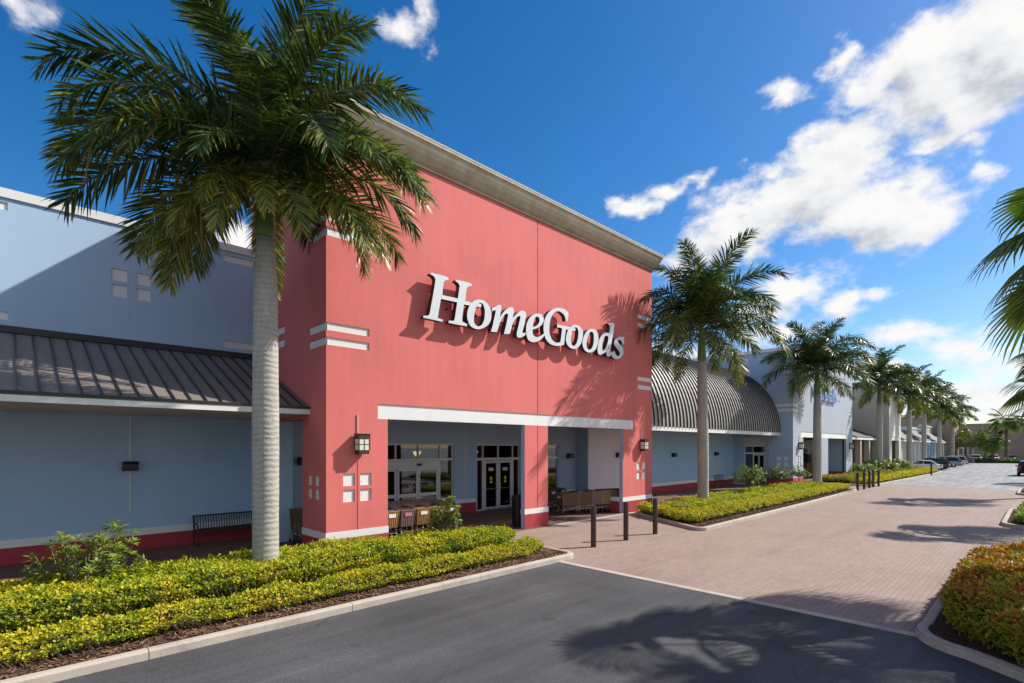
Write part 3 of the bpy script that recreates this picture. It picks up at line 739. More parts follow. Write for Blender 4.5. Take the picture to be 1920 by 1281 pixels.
def catmull(pts, sub=4, sharp=52):
    out = []; n = len(pts)
    P_ = [Vector(p) for p in pts]
    def corner(i):
        a = P_[i]-P_[i-1]; b = P_[(i+1) % n]-P_[i]
        return a.length < 1e-6 or b.length < 1e-6 or math.degrees(a.angle(b)) > sharp
    for i in range(n):
        p1, p2 = P_[i], P_[(i+1) % n]
        p0 = p1-(p2-p1) if corner(i) else P_[i-1]
        p3 = p2+(p2-p1) if corner((i+1) % n) else P_[(i+2) % n]
        for k in range(sub):
            u = k/sub
            out.append(.5*((2*p1)+(p2-p0)*u+(2*p0-5*p1+4*p2-p3)*u*u+(3*p1-p0-3*p2+p3)*u**3))
    return out

def extruded_glyph(name, loops, y0, y1, parent, mat_face, mat_side):
    cu = bpy.data.curves.new(name, 'CURVE'); cu.dimensions = '2D'; cu.fill_mode = 'BOTH'; cu.extrude = (y1-y0)/2
    for lp in loops:
        sp = cu.splines.new('POLY'); sp.points.add(len(lp)-1)
        for q, p in zip(sp.points, lp): q.co = (p[0], p[1], 0, 1)
        sp.use_cyclic_u = True
    tmp = bpy.data.objects.new('tmp', cu); COL.objects.link(tmp)
    dg = bpy.context.evaluated_depsgraph_get(); dg.update()
    me = bpy.data.meshes.new_from_object(tmp.evaluated_get(dg))
    COL.objects.unlink(tmp); bpy.data.objects.remove(tmp); bpy.data.curves.remove(cu)
    base = BASE[parent.name]; ym = (y0+y1)/2
    for v in me.vertices:
        x, z, d = v.co
        v.co = (x-base.x, ym - d - base.y, z-base.z)
    me.materials.clear(); me.materials.append(mat_face); me.materials.append(mat_side)
    me.update()
    for p in me.polygons:
        p.material_index = 0 if abs(p.normal.y) > .9 else 1
        p.use_smooth = False
    me.name = name
    o = bpy.data.objects.new(name, me); COL.objects.link(o); o.parent = parent; BASE[o.name] = base
    return o
G = thing('sign_letters', 'large silver serif sign letters reading HomeGoods on the pink wall'.replace('HomeGoods', 'two joined words'), 'sign', (13.9, YF, 7))
for z, loops in GLYPHS:
    extruded_glyph('letter', [catmull(l) for l in loops], YF-.335-.008*z, YF-.15, G, M['letter'], M['letter_edge'])
mb = MB()
for i in range(18): mb.box(9.4+i*.6, 9.44+i*.6, YF-.15, YF-.001, 7.34-.008*i, 7.38-.008*i)
mb.build('standoff', M['letter_edge'], G)

# ------------------------------------------------------------------ blue wing on the left
W = thing('shop_wing', 'pale blue shop wing with dark metal canopy at the left edge', 'building', (0, YB, 0))
blsq = [(2.18, 2.54, 7.72, 8.06), (2.76, 3.10, 7.72, 8.06), (2.18, 2.54, 7.27, 7.61), (2.76, 3.10, 7.27, 7.61)]
bst = [(-.9, .08, 9.0, 9.2), (-.9, .08, 6.22, 6.42), (5.05, 6.2, 8.97, 9.18), (5.05, 6.2, 6.20, 6.42)]
mb = MB(); wall_y(mb, YB, -16, XL, 0, 9.5, [(*q, .035) for q in blsq+bst] + [(2.60, 2.64, 6.0, 9.3, .02)]); mb.build('wall', M['blue'], W)
for q in blsq: inset(W, *q, YB+.035, M['white'])
for q in bst: inset(W, q[0], min(q[1], XL), q[2], q[3], YB+.035, M['white'], 'stripe')
inset(W, 2.60, 2.64, 6.0, 9.3, YB+.02, M['bluejoint'], 'joint')
mb = MB(); mb.box(-16, XL-.003, YB-.05, YB+.35, 9.31, 9.54); mb.build('parapet_cap', M['white'], W)
mb = MB(); mb.box(-16, XL-.003, YB-.02, YB-.001, .43, .63); mb.build('base_band', M['white'], W)
mb = MB(); mb.box(-16, XL-.003, YB-.016, YB-.001, 0.005, .428); mb.build('plinth', M['rose'], W)
# canopy roof with standing seams
EZ, TZ = 4.10, 5.92
mb = MB()
mb.prism([(YE, EZ), (YB, TZ), (YB, TZ-.08), (YE, EZ-.06)], -16, XL-.003, 'x'); mb.build('canopy_roof', M['roof'], W)
mb = MB(); sl = (TZ-EZ)/(YB-YE)
x = -15.9
k = 0
while x < XL-.1:
    for a in (0,):
        mb.prism([(YE-.01, EZ-.004), (YB-.1, EZ+sl*(YB-.1-YE)), (YB-.1, EZ+sl*(YB-.1-YE)+.045), (YE-.01, EZ+.045)], x, x+.028, 'x')
    x += .335; k += 1
mb.build('standing_seams', M['seam'], W)
mb = MB(); mb.box(-16, XL-.004, YB-.14, YB-.052, TZ-.03, TZ+.14); mb.box(-16, XL-.004, YE-.03, YE-.012, EZ-.04, EZ+.02); mb.build('flashing', M['seam'], W)
mb = MB(); mb.box(-16, XL-.004, YE+.0, YE+.06, EZ-.20, EZ-.065); mb.build('fascia', M['white'], W)
mb = MB(); mb.box(-16, XL-.004, YE+.062, YB-.001, EZ-.19, EZ-.15); mb.build('soffit', M['soffit'], W)

# ------------------------------------------------------------------ barrel roofed wing
M['lit_wall'] = stucco('lit_wall_tone', (.66, .64, .70), .03)
V = thing('barrel_roof_wing', 'blue shop wing under a dark ribbed barrel roof', 'building', (32, 17.6, 0))
XT = 42.74
mb = MB(); wall_y(mb, 17.6, 23.06, 42.3, 0, 4.12, []); mb.quad((23.06, 17.6, 0), (23.06, YB, 0), (23.06, YB, 4.19), (23.06, 17.6, 4.19))
mb.box(42.3, 42.62, 16.75, 17.6, 0, 4.1); mb.build('wall', M['blue'], V)
mb = MB(); mb.box(23.1, 26.3, 17.588, 17.599, .64, 4.0); mb.build('wall_panel', M['lit_wall'], V)  # thin sheet over the blue wall, brighter light here put into its colour
mb = MB(); mb.box(23.07, 42.29, 17.58, 17.599, .43, .63); mb.build('base_band', M['white'], V)
mb = MB(); mb.box(23.07, 42.29, 17.584, 17.599, .005, .428); mb.build('plinth', M['rose'], V)
YC, ZC, RB = 19.30, 4.10, 5.12
def cp(a, r): return (YC - r*math.cos(a), ZC + (r+.23)*math.sin(a))
mb = MB(); n = 28
outer = [cp(math.pi*i/n*.5*1.25, RB) for i in range(n+1)]; inner = [cp(math.pi*i/n*.5*1.25, RB-.12) for i in range(n+1)]
mb.prism(outer+inner[::-1], XR+.003, XT-.003, 'x'); mb.build('barrel_roof', M['vault'], V, smooth=False)
mb = MB(); x = XR+.15; nb = 22
while x < XT-.1:
    for i in range(nb):
        a0, a1 = math.pi*.5*1.1*i/nb, math.pi*.5*1.1*(i+1)/nb
        p = [cp(a0, RB-.01), cp(a1, RB-.01), cp(a1, RB+.065), cp(a0, RB+.065)]
        vs = [(x, *q) for q in p]+[(x+.048, *q) for q in p]
        mb.add(vs, ((0, 1, 2, 3), (7, 6, 5, 4), (3, 2, 6, 7)) + (((0, 3, 7, 4),) if i == 0 else ()))
    x += .40
mb.build('ribs', M['rib'], V)
mb = MB(); mb.box(XR+.004, XT-.004, YC-RB+.02, YC-RB+.10, ZC-.24, ZC-.01); mb.build('fascia', M['white'], V)
mb = MB(); mb.box(XR+.004, XT-.004, YC-RB+.102, 18.38, ZC-.1, ZC-.05); mb.build('soffit', M['soffit'], V)

# ------------------------------------------------------------------ slate blue tower store
T = thing('tower_store', 'slate blue store front with blue lettering beyond the barrel roof', 'building', (51.45, YF, 0))
X0, X1, TT = XT, 60.15, 10.4
tst = [(X0-.1, X0+1.35, 6.10, 6.31), (X0-.1, X0+1.35, 5.71, 5.92), (X1-1.3, X1+.1, 6.10, 6.31), (X1-1.3, X1+.1, 5.71, 5.92), (X0-.1, X0+1.35, 9.02, 9.24), (X0-.1, X0+1.35, 8.62, 8.84)]
tsq = squares(X0+1.35, s=.34)+squares(X1-1.2)
mb = MB(); wall_y(mb, YF, X0, X1, 0, TT, [(45.1, 49.4, 0, 3.76, .18), (51.9, 57.9, 0, 3.76, .18), (44.6, 58.1, 3.76, 4.2, .035)] + [(*s, .035) for s in tst] + [(*q, .04) for q in tsq])
mb.build('facade', M['paleblue'], T)
for s in tst: inset(T, max(s[0], X0), min(s[1], X1), s[2], s[3], YF+.035, M['white'], 'stripe')
for q in tsq: inset(T, *q, YF+.04, M['white'])
inset(T, 44.6, 58.1, 3.76, 4.2, YF+.035, M['white'], 'lintel_band')
tside = [(13.2, 15.2, 6.10, 6.31), (13.2, 15.2, 5.71, 5.92), (13.2, 14.6, 9.02, 9.24), (13.2, 14.6, 8.62, 8.84), (16.4, 18.4, 9.02, 9.24), (16.4, 18.4, 8.62, 8.84)]
tssq = squares(14.0, s=.33, g=.09)
for xw, dsg in ((X0, 1), (X1, -1)):
    mb = MB(); wall_y(mb, xw, YF, 30, 0, TT, [(15.0, 31, 0, 3.72, .4)] + [(*s, .035) for s in tside] + [(*q, .04) for q in tssq], sgn=dsg)
    swap(mb).build('side_wall', M['slate'], T)
    for s in tside: inset_x(T, max(s[0], YF), s[1], s[2], s[3], xw+.035*dsg, M['white'], 'stripe')
    for q in tssq: inset_x(T, *q, xw+.04*dsg, M['white'])
mb = MB(); mb.quad((X0+.4, 15.0, 0), (45.1, 15.0, 0), (45.1, 15.0, 3.8), (X0+.4, 15.0, 3.8)); mb.quad((45.1, YF+.18, 0), (45.1, 15, 0), (45.1, 15, 3.8), (45.1, YF+.18, 3.8))
mb.quad((X0+.01, YF+.18, 4.1), (X1-.01, YF+.18, 4.1), (X1-.01, YB, 4.1), (X0+.01, YB, 4.1))
mb.build('pier_back', M['slate'], T); mb = MB(); mb.box(58.05, 58.5, YF+.36, 15, 0, 4.0); mb.build('pier_back', M['slate'], T)
mb = MB(); mb.quad((X0, YF, TT-.3), (X1, YF, TT-.3), (X1, 30, TT-.3), (X0, 30, TT-.3)); mb.build('roof', M['dark'], T)
mb = MB(); mb.box(X0-.08, X1+.08, YF-.08, YF+.3, TT, TT+.25); mb.box(X0-.08, X0+.3, YF+.303, 30, TT, TT+.25); mb.box(X1-.3, X1+.08, YF+.303, 30, TT, TT+.25); mb.build('parapet_cap', M['white'], T)
for x0, x1, y1 in ((X0, 45.1, 15.0), (49.4, 51.9, YF+.18), (57.9, X1, 15.0)):
    mb = MB(); mb.box(x0-.014, x1+.014, YF-.014, y1+.01, 0, .62); mb.build('plinth', M['rose'], T)
mb = MB(); wall_y(mb, YB, X0+.01, X1-.01, 0, 4.1, [(46.0, 51.5, 0, 3.85, .2), (53.5, 57.5, 0, 3.0, .2)]); mb.build('back_wall', M['slate'], T)
mb = MB(); mb.box(46.0, 51.5, YB+.03, YB+.08, 3.12, 3.84); mb.build('header_panel', M['soffit'], T)
mb = MB(); bar_frame(mb, 46.0, 51.5, 0, 3.11, YB+.04, .09, .12); mb.box(46.09, 51.41, YB+.04, YB+.16, 2.35, 2.5); mb.box(48.6, 48.72, YB+.04, YB+.16, .09, 2.35); mb.box(48.6, 48.72, YB+.04, YB+.16, 2.5, 3.02)
fr = mb.build('entrance_frame', M['frame'], T)
pane(fr, 46.09, 48.6, 2.5, 3.02, YB+.08); pane(fr, 48.72, 51.41, 2.5, 3.02, YB+.08); pane(fr, 46.09, 48.6, .09, 2.35, YB+.08)
door_leaf(T, 48.76, 50.05, .02, 2.33, YB+.05, w=.13); door_leaf(T, 50.09, 51.38, .02, 2.33, YB+.05, w=.13, hside=-1)
mb = MB(); bar_frame(mb, 53.5, 57.5, 0, 3.0, YB+.04, .09, .12); mb.box(55.46, 55.54, YB+.04, YB+.16, .09, 2.91)
fr = mb.build('window_frame', M['frame'], T); pane(fr, 53.59, 55.46, .09, 2.91, YB+.08); pane(fr, 55.54, 57.41, .09, 2.91, YB+.08)
mb = MB(); mb.box(43.5, 59.5, 24, 24.1, 0, 3.9); mb.box(43.5, 59.5, YB+.25, 24, 3.9, 3.95); mb.box(43.5, 59.5, YB+.25, 24, -.03, .008)
for k in range(14): mb.box(44+k*1.1, 44.9+k*1.1, 21, 21.6, .01, 1.2+.5*((k*7) % 3))
mb.build('shop_interior', M['interior'], T)

def text_sign(thing_, word, x, z, y, size, mat, depth=.12):
    cu = bpy.data.curves.new('tmp', 'FONT'); cu.body = word; cu.size = size; cu.extrude = depth/2
    tmp = bpy.data.objects.new('tmp', cu); COL.objects.link(tmp)
    dg = bpy.context.evaluated_depsgraph_get(); dg.update()
    me = bpy.data.meshes.new_from_object(tmp.evaluated_get(dg))
    COL.objects.unlink(tmp); bpy.data.objects.remove(tmp); bpy.data.curves.remove(cu)
    base = BASE[thing_.name]
    for v in me.vertices:
        a, b_, c = v.co; v.co = (x+a-base.x, y-c-base.y, z+b_-base.z)
    me.materials.clear(); me.materials.append(mat); me.name = 'letter'
    o = bpy.data.objects.new('letter', me); COL.objects.link(o); o.parent = thing_; BASE[o.name] = base
    w = max((v.co.x for v in me.vertices), default=x-base.x)+base.x
    return w
Gs = thing('sign_letters', 'blue sign letters on the slate blue tower, partly behind palm fronds', 'sign', (51.4, YF, 7))
xx = 47.2
for ch in 'Marshalls':
    xx = text_sign(Gs, ch, xx, 6.95, YF-.16, 1.75, M['bluesign']) + .10
mb = MB()
for i in range(10): mb.box(47.6+i*.85, 47.65+i*.85, YF-.1, YF-.001, 7.2, 7.25)
mb.build('standoff', M['letter_edge'], Gs)

# ------------------------------------------------------------------ further shops along the street
def shop(name, label, x0, x1, ywall, h, mat, cap=True, bays=3, awning=False, base_mat=None, roof=True):
    o = thing(name, label, 'building', ((x0+x1)/2, ywall, 0))
    w = (x1-x0)/bays; hs = [(x0+i*w+.5, x0+(i+1)*w-.5, .5, 2.9, .25) for i in range(bays)]
    mb = MB(); wall_y(mb, ywall, x0, x1, 0, h, hs)
    mb.quad((x0, ywall, 0), (x0, 32, 0), (x0, 32, h), (x0, ywall, h)); mb.quad((x1, ywall, 0), (x1, 32, 0), (x1, 32, h), (x1, ywall, h))
    mb.quad((x0, ywall, h-.2), (x1, ywall, h-.2), (x1, 32, h-.2), (x0, 32, h-.2))
    mb.build('wall', mat, o)
    for a, b_, c, d, e_ in hs:
        mb = MB(); bar_frame(mb, a, b_, c, d, ywall+.1, .08, .1); mx_ = (a+b_)/2; mb.box(mx_-.04, mx_+.04, ywall+.1, ywall+.2, c+.08, d-.08)
        f_ = mb.build('window', M['frame'], o)
        mb = MB(); mb.box(a+.08, mx_-.04, ywall+.14, ywall+.15, c+.08, d-.08); mb.box(mx_+.04, b_-.08, ywall+.14, ywall+.15, c+.08, d-.08); mb.build('pane', M['glass'], f_)
    mb = MB(); mb.box(x0+.05, x1-.05, ywall+1.5, ywall+1.6, 0, h-.4); mb.build('interior_wall', M['dark'], o)
    if cap:
        mb = MB(); mb.box(x0-.1, x1+.1, ywall-.1, ywall+.3, h, h+.3); mb.build('parapet_cap', M['cream'], o)
    if awning:
        mb = MB(); mb.prism([(YE, EZ), (ywall, TZ), (ywall, TZ-.1), (YE, EZ-.08)], x0, x1, 'x'); mb.build('canopy_roof', M['roof_dark'], o)
        mb = MB(); mb.box(x0, x1, YE, YE+.06, EZ-.3, EZ-.085); mb.build('fascia', M['white'], o)
        for i in range(bays+1):
            mb = MB(); xc = x0+.4+(x1-x0-.8)*i/bays; mb.box(xc-.25, xc+.25, YE+.1, YE+.6, 0, EZ-.3); mb.build('column', mat, o)
    return o

def pier_shop(label, x0, x1, h, mat, side, inner):
    o = thing('store_building', label, 'building', ((x0+x1)/2, YF, 0))
    ox0, ox1 = x0+1.6, x1-1.2
    mb = MB(); wall_y(mb, YF, x0, x1, 0, h, [(ox0, ox1, 0, 3.8, .4), (x0+.8, x1-.6, 3.8, 4.3, .04), (x0-.1, x0+1.4, 6.1, 6.3, .04), (x0-.1, x0+1.4, 5.7, 5.9, .04), (x1-1.4, x1+.1, 6.1, 6.3, .04), (x1-1.4, x1+.1, 5.7, 5.9, .04)])
    mb.build('facade', mat, o)
    mb = MB(); mb.quad((x0, YF, 0), (x0, 15, 0), (x0, 15, h), (x0, YF, h)); mb.quad((x0, 15, 3.8), (x0, 30, 3.8), (x0, 30, h), (x0, 15, h)); mb.quad((x1, YF, 0), (x1, 30, 0), (x1, 30, h), (x1, YF, h)); mb.quad((x0, YF, h-.1), (x1, YF, h-.1), (x1, 30, h-.1), (x0, 30, h-.1)); mb.build('side_wall', side, o)
    for a, b_ in ((x0, x0+1.4), (x1-1.4, x1)):
        for z in (6.1, 5.7): inset(o, a, b_, z, z+.2, YF+.04, M['white'], 'stripe')
    inset(o, x0+.8, x1-.6, 3.8, 4.3, YF+.04, M['cream'], 'lintel_band')
    mb = MB(); mb.box(x0-.35, x1+.35, YF-.35, YF+.2, h, h+.6); mb.box(x0-.35, x0+.2, YF+.203, 30, h, h+.6); mb.build('cornice', M['cream'], o)
    mb = MB(); mb.quad((x0, 17, 0), (x1, 17, 0), (x1, 17, 4.2), (x0, 17, 4.2)); mb.quad((x0, YF+.4, 4.2), (x1, YF+.4, 4.2), (x1, 17, 4.2), (x0, 17, 4.2)); mb.build('back_wall', inner, o)
    return o

shop('shop_wing', 'beige shop wing with dark canopy beside the slate blue tower', 60.17, 77.65, YB, 9.0, M['beige'], bays=4, awning=True)
pier_shop('pale cream store front with rust brown recess behind the palm trunks', 77.7, 85.2, 10.6, M['cream'], M['beige'], M['terracotta'])
shop('shop_wing', 'white shop wing with low dark canopy roof behind the parked cars', 85.25, 112.0, 16.5, 5.6, M['white'], bays=7, awning=True)
shop('shop_wing', 'pale grey blue low shop wing far down the street', 112.05, 126.0, 16.5, 6.2, M['blue'], bays=4, awning=True)
shop('shop_wing', 'dull olive beige low shop wing before the tan pier', 126.05, 141.6, 16.5, 7.0, M['beige'], bays=4, awning=True)
pier_shop('tan store front pier with white stripes at the street end', 141.7, 152.0, 9.4, M['tan'], M['tan'], M['dark'])
Bb = thing('retail_building', 'long plain brown building closing the far end of the street', 'building', (172, 0, 0))
mb = MB(); mb.box(172, 230, -70, 34, 0, 8.4); mb.build('wall', M['brown_wall'], Bb)
mb = MB(); mb.box(171.85, 171.99, -70, 34, 4.6, 4.95); mb.box(171.9, 172.3, -70.1, 34.1, 8.402, 8.75); mb.build('band', M['tan'], Bb)
mb = MB(); mb.box(171.86, 171.99, 12.2, 19.5, .9, 2.8); mb.build('window', M['frame'], Bb)
mb = MB()
for k in range(8): mb.box(171.83, 171.855, 12.4+k*.9, 13.1+k*.9, 1.05, 2.65)
mb.build('pane', M['glass'], bpy.data.objects[Bb.children[-1].name])
mb = MB(); mb.box(171.86, 171.99, -8, 2, .2, 1.1); mb.build('low_band', M['blue'], Bb)
# ------------------------------------------------------------------ street furniture
def add_lantern(label, x, y, group='wall lanterns on the store piers'):
    o = thing('wall_lantern', label, 'lantern', (x, y, 2.8), 0, group)
    yb, yf = y-.04, y-.31; w = .17; z0, z1 = 2.80, 3.34
    mb = MB(); mb.box(x-w, x+w, yf, yb, z1-.12, z1); mb.box(x-w-.015, x+w+.015, yf-.015, yb, z1+.001, z1+.02)
    mb.box(x-w+.02, x+w-.02, yf+.02, yb, z0, z0+.11)
    for px in (x-w, x+w-.022):
        for py in (yf, yb-.024): mb.box(px, px+.022, py, py+.022, z0+.111, z1-.121)
    mb.box(x-.05, x+.05, yb+.001, y-.001, z0+.15, z1-.15)
    mb.build('lantern_frame', M['bronze'], o)
    mb = MB(); mb.box(x-w+.012, x+w-.012, yf+.012, yb-.012, z0+.112, z1-.122); mb.build('lantern_glass', M['lampglass'], o)
    mb = MB(); zm = (z0+z1)/2
    mb.box(x-w+.022, x+w-.022, yf+.004, yf+.011, zm-.008, zm+.008); mb.box(x-.008, x+.008, yf+.002, yf+.010, z0+.112, z1-.122)
    mb.box(x-w+.004, x-w+.011, yf+.024, yb-.026, zm-.008, zm+.008); mb.box(x+w-.011, x+w-.004, yf+.024, yb-.026, zm-.008, zm+.008)
    mb.build('glazing_bar', M['bronze'], o)
    mb = MB(); mb.tube([(x-.06, y-.02, z1-.1), (x-.06, y-.02, z1+.55)], .016, 6)
    mb.build('conduit', M['frame'], o)
    return o
add_lantern('bronze box lantern on the left pink pier, throwing a long shadow', 7.05, YF)
add_lantern('bronze box lantern on the right pink pier', 21.5, YF)
add_lantern('bronze lantern on the left pier of the slate blue tower store', 44.1, YF)
add_lantern('bronze lantern on the right pier of the slate blue tower store', 59.2, YF)

def wall_light(label, x, y, z, pipe=None):
    o = thing('wall_light', label, 'wall light', (x, y, z), 0, 'black wall lights along the arcade')
    mb = MB(); mb.prism([(y-.002, z+.13), (y-.20, z+.13), (y-.24, z+.06), (y-.24, z-.12), (y-.002, z-.14)], x-.18, x+.18, 'x'); mb.build('housing', M['black'], o)
    mb = MB(); mb.box(x-.15, x+.15, y-.235, y-.03, z-.152, z-.141); mb.build('lens', M['lampglass'], o)
    if pipe:
        mb = MB(); mb.box(x-.025, x+.025, y-.045, y-.001, pipe[0], z-.141); mb.box(x-.025, x+.025, y-.045, y-.001, z+.131, pipe[1]); mb.build('conduit', M['bluejoint'], o)
    return o
wall_light('black wall light with a long pale conduit on the left blue wall', 2.6, YB, 2.45, (1.15, 3.9))
wall_light('black wall light on the blue wall just left of the left pink pier', 7.6, YB, 2.5)
wall_light('black wall light beside the poster window under the pink arcade', 22.37, YB, 2.5)
wall_light('black wall light on the wall behind the nested carts', 25.9, 17.6, 2.53)
wall_light('left of the two black wall lights under the barrel roof', 32.5, 17.6, 2.46)
wall_light('right of the two black wall lights under the barrel roof', 39.0, 17.6, 2.47)
# bollards
bused = False
bp = thing('bollard', '', 'bollard')
mb = MB(); mb.tube([(0, 0, -.02), (0, 0, 1.17), (0, 0, 1.2)], [.083, .083, .07], 16); mb.build('post', M['bollard'], bp, local=True)
mb = MB(); mb.tube([(0, 0, 1.2), (0, 0, 1.215), (0, 0, 1.23)], [.088, .088, .05], 16); mb.build('cap', M['bronze'], bp, local=True)
blab = ['dark brown bollard nearest the asphalt, leftmost of the three before the arcade', 'middle of the three dark brown bollards before the arcade', 'dark brown bollard at the kerb corner of the second flower bed',
        'first dark bollard of five, against the end of the second hedge', 'second dark bollard of the five between the beds', 'third dark bollard, centre of the five between the beds', 'fourth dark bollard of the five between the beds', 'last dark bollard of five, against the third bed', 'lone black bollard at the far end of the third bed']
for lab, (x, y) in zip(blab, ((12.65, 9.44), (14.32, 9.40), (16.05, 9.36), (42.0, 8.95), (43.6, 8.9), (45.2, 8.9), (46.4, 8.9), (47.4, 8.75), (70.5, 8.35))):
    place(bp, bused, (x, y, 0), 0, lab, 'dark bollards along the paved street'); bused = True

# bench
def bench(label, x, y, n=22, L=1.75):
    o = thing('bench', label, 'bench', (x, y, 0))
    x0, x1 = x-L/2, x+L/2
    mb = MB()
    for i in range(8): mb.box(x0+.03, x1-.03, y-.44+i*.055, y-.405+i*.055, .43, .45)
    mb.build('seat', M['bench'], o)
    mb = MB()
    for i in range(n+1):
        xx = x0+.06+(L-.12)*i/n; mb.tube([(xx, y+.0, .47), (xx, y+.05, .70), (xx, y+.09, .88)], .012, 4)
    mb.box(x0+.02, x1-.02, y+.075, y+.115, .86, .90); mb.box(x0+.02, x1-.02, y-.01, y+.03, .46, .49)
    mb.build('backrest', M['bench'], o)
    for xx in (x0, x1-.05):
        mb = MB(); mb.tube([(xx+.025, y-.46, 0), (xx+.025, y-.44, .64), (xx+.025, y-.2, .68), (xx+.025, y+.05, .66)], .022, 6)
        mb.tube([(xx+.025, y+.02, 0), (xx+.025, y+.0, .45), (xx+.025, y+.1, .9)], .022, 6); mb.tube([(xx+.025, y-.44, .42), (xx+.025, y+.0, .42)], .02, 6)
        mb.build('armrest', M['bench'], o)
    return o
bench('black metal slatted bench against the blue wall behind the big palm', 5.0, 18.1)
bench('dark bench standing in front of the doors under the barrel roof end', 38.2, 16.9, 14, 1.6)
bench('dark bench under the arcade of the slate blue tower store', 49.0, 17.2, 14, 1.8)

# litter bin by the middle column
o = thing('litter_bin', 'black round litter bin behind the middle pink column', 'bin', (14.0, 13.95, 0))
mb = MB(); mb.tube([(14.0, 13.95, 0), (14.0, 13.95, .06), (14.0, 13.95, 1.0)], [.22, .25, .27], 16); mb.build('body', M['black'], o)
mb = MB(); mb.tube([(14.0, 13.95, 1.0), (14.0, 13.95, 1.04), (14.0, 13.95, 1.16), (14.0, 13.95, 1.2)], [.29, .29, .24, .1], 16); mb.build('lid', M['bench'], o)

# drinks machine like cabinets under the tower arcade
o = thing('display_cabinet', 'dark brown cabinet stacked under the tower arcade', 'cabinet', (56.6, 16.4, 0))
mb = MB(); mb.bevbox(55.6, 57.6, 16, 16.9, 0.02, 1.45, .02); mb.build('body', M['plastic_brown'], o)
mb = MB(); mb.box(56.2, 57.3, 16.1, 16.8, 1.452, 2.3); mb.build('top_unit', M['bench'], o)

# shopping carts -------------------------------------------------------------
def make_cart(matname, plate):
    o = thing('shopping_cart', '', 'shopping cart')
    # basket: tapered shell open at the top; front faces -Y, local
    mb = MB()
    def rng_(y, w, z): return [(-w, y, z), (w, y, z)]
    F0 = rng_(-.42, .22, .40) + rng_(-.50, .26, .93); B0 = rng_(.36, .25, .38) + rng_(.40, .29, 1.0)
    mb.quad(F0[0], F0[1], F0[3], F0[2]); mb.quad(B0[0], B0[1], B0[3], B0[2]); mb.quad(F0[0], F0[1], B0[1], B0[0])
    for s in (0, 1): mb.quad(F0[s], B0[s], B0[2+s], F0[2+s])
    # lattice ribs on the outside of the panels
    for i in range(7):
        t_ = i/6
        a = Vector(F0[0]).lerp(Vector(F0[1]), t_); b = Vector(F0[2]).lerp(Vector(F0[3]), t_)
        mb.tube([a+Vector((0, -.008, 0)), b+Vector((0, -.008, 0))], .008, 4)
    for s, sg in ((0, -1), (1, 1)):
        for i in range(10):
            t_ = i/9
            a = Vector(F0[s]).lerp(Vector(B0[s]), t_); b = Vector(F0[2+s]).lerp(Vector(B0[2+s]), t_)
            mb.tube([a+Vector((sg*.008, 0, 0)), b+Vector((sg*.008, 0, 0))], .008, 4)
    bk = mb.build('basket', M[matname], o, local=True)
    mb = MB(); rim = [Vector(F0[2]), Vector(F0[3]), Vector(B0[3]), Vector(B0[2]), Vector(F0[2])]
    mb.tube(rim, .017, 6); mb.build('rim', M[matname], bk, local=True)
    mb = MB(); mb.box(-.13, .13, -.498, -.49, .74, .86); mb.build('label_plate', M[plate], bk, local=True)
    mb = MB()
    for s in (-1, 1):
        mb.tube([(s*.26, .5, 1.02), (s*.27, .42, .95), (s*.26, .40, .30), (s*.27, .44, .13)], .013, 6)
        mb.tube([(s*.26, .40, .30), (s*.2, -.40, .22), (s*.2, -.44, .13)], .013, 6)
        mb.tube([(s*.24, .36, .46), (s*.2, -.42, .50)], .012, 6)
        mb.tube([(s*.205, -.36, .24), (s*.205, -.40, .5)], .012, 6)
    mb.tube([(-.2, -.40, .22), (.2, -.40, .22)], .013, 6); mb.tube([(-.26, .40, .30), (.26, .40, .30)], .013, 6)
    for k in range(5): mb.tube([(-.16+.08*k, -.40, .225), (-.2+.1*k, .40, .3)], .006, 4)
    mb.build('frame', M['chrome'], o, local=True)
    mb = MB(); mb.tube([(-.27, .52, 1.03), (.27, .52, 1.03)], .02, 8); mb.build('handle', M['plastic_mauve'], o, local=True)
    mb = MB(); mb.quad((-.2, .30, .70), (.2, .30, .70), (.22, .34, .98), (-.22, .34, .98)); mb.build('child_seat', M['plastic_mauve'], o, local=True)
    for sx_, yy in ((-.27, .46), (.27, .46), (-.2, -.46), (.2, -.46)):
        mb = MB(); mb.cyl((sx_-.016, yy, .062), .062, .032, 12, 'x'); mb.build('wheel', M['rubber'], o, local=True)
    return o
tan_c, brown_c, mauve_c = make_cart('plastic_tan', 'plate_white'), make_cart('plastic_brown', 'plate_white'), make_cart('plastic_mauve', 'plate_pink')
cused = set()
def cart(p, loc, rz, label, group):
    place(p, p.name in cused, loc, rz, label, group); cused.add(p.name)
g1 = 'carts parked in columns behind the near hedge'
names = ['leftmost', 'second', 'third', 'fourth', 'rightmost']
for c in range(5):
    for r in range(4):
        p = [tan_c, mauve_c, tan_c, tan_c, brown_c][c] if r == 0 else [tan_c, mauve_c, brown_c][(c+r) % 3]
        lab = ('front shopping cart of the %s column left of the sliding doors' % names[c]) if r == 0 else 'shopping cart nested behind the front carts left of the sliding doors'
        cart(p, (8.85+c*.62, 15.0+r*.30, 0), R(random.Random(c*7+r).uniform(-2, 2)), lab, g1)
g2 = 'carts nested in a row under the right bay'
dx, dy = .965, -.26
for k in range(10):
    lab = 'brown cart at the open left end of the row under the right bay' if k == 0 else ('second cart of the row under the right bay' if k == 1 else 'shopping cart nested in the row under the right bay')
    s_ = 0 if k == 0 else (.75 if k == 1 else 1.05+.23*(k-1))
    cart([brown_c, brown_c, mauve_c, tan_c, tan_c, mauve_c, tan_c, tan_c, mauve_c, mauve_c][k], (17.9+dx*s_, 14.75+dy*s_, 0), math.atan2(dy, dx)+R(90)+R(180), lab, g2)
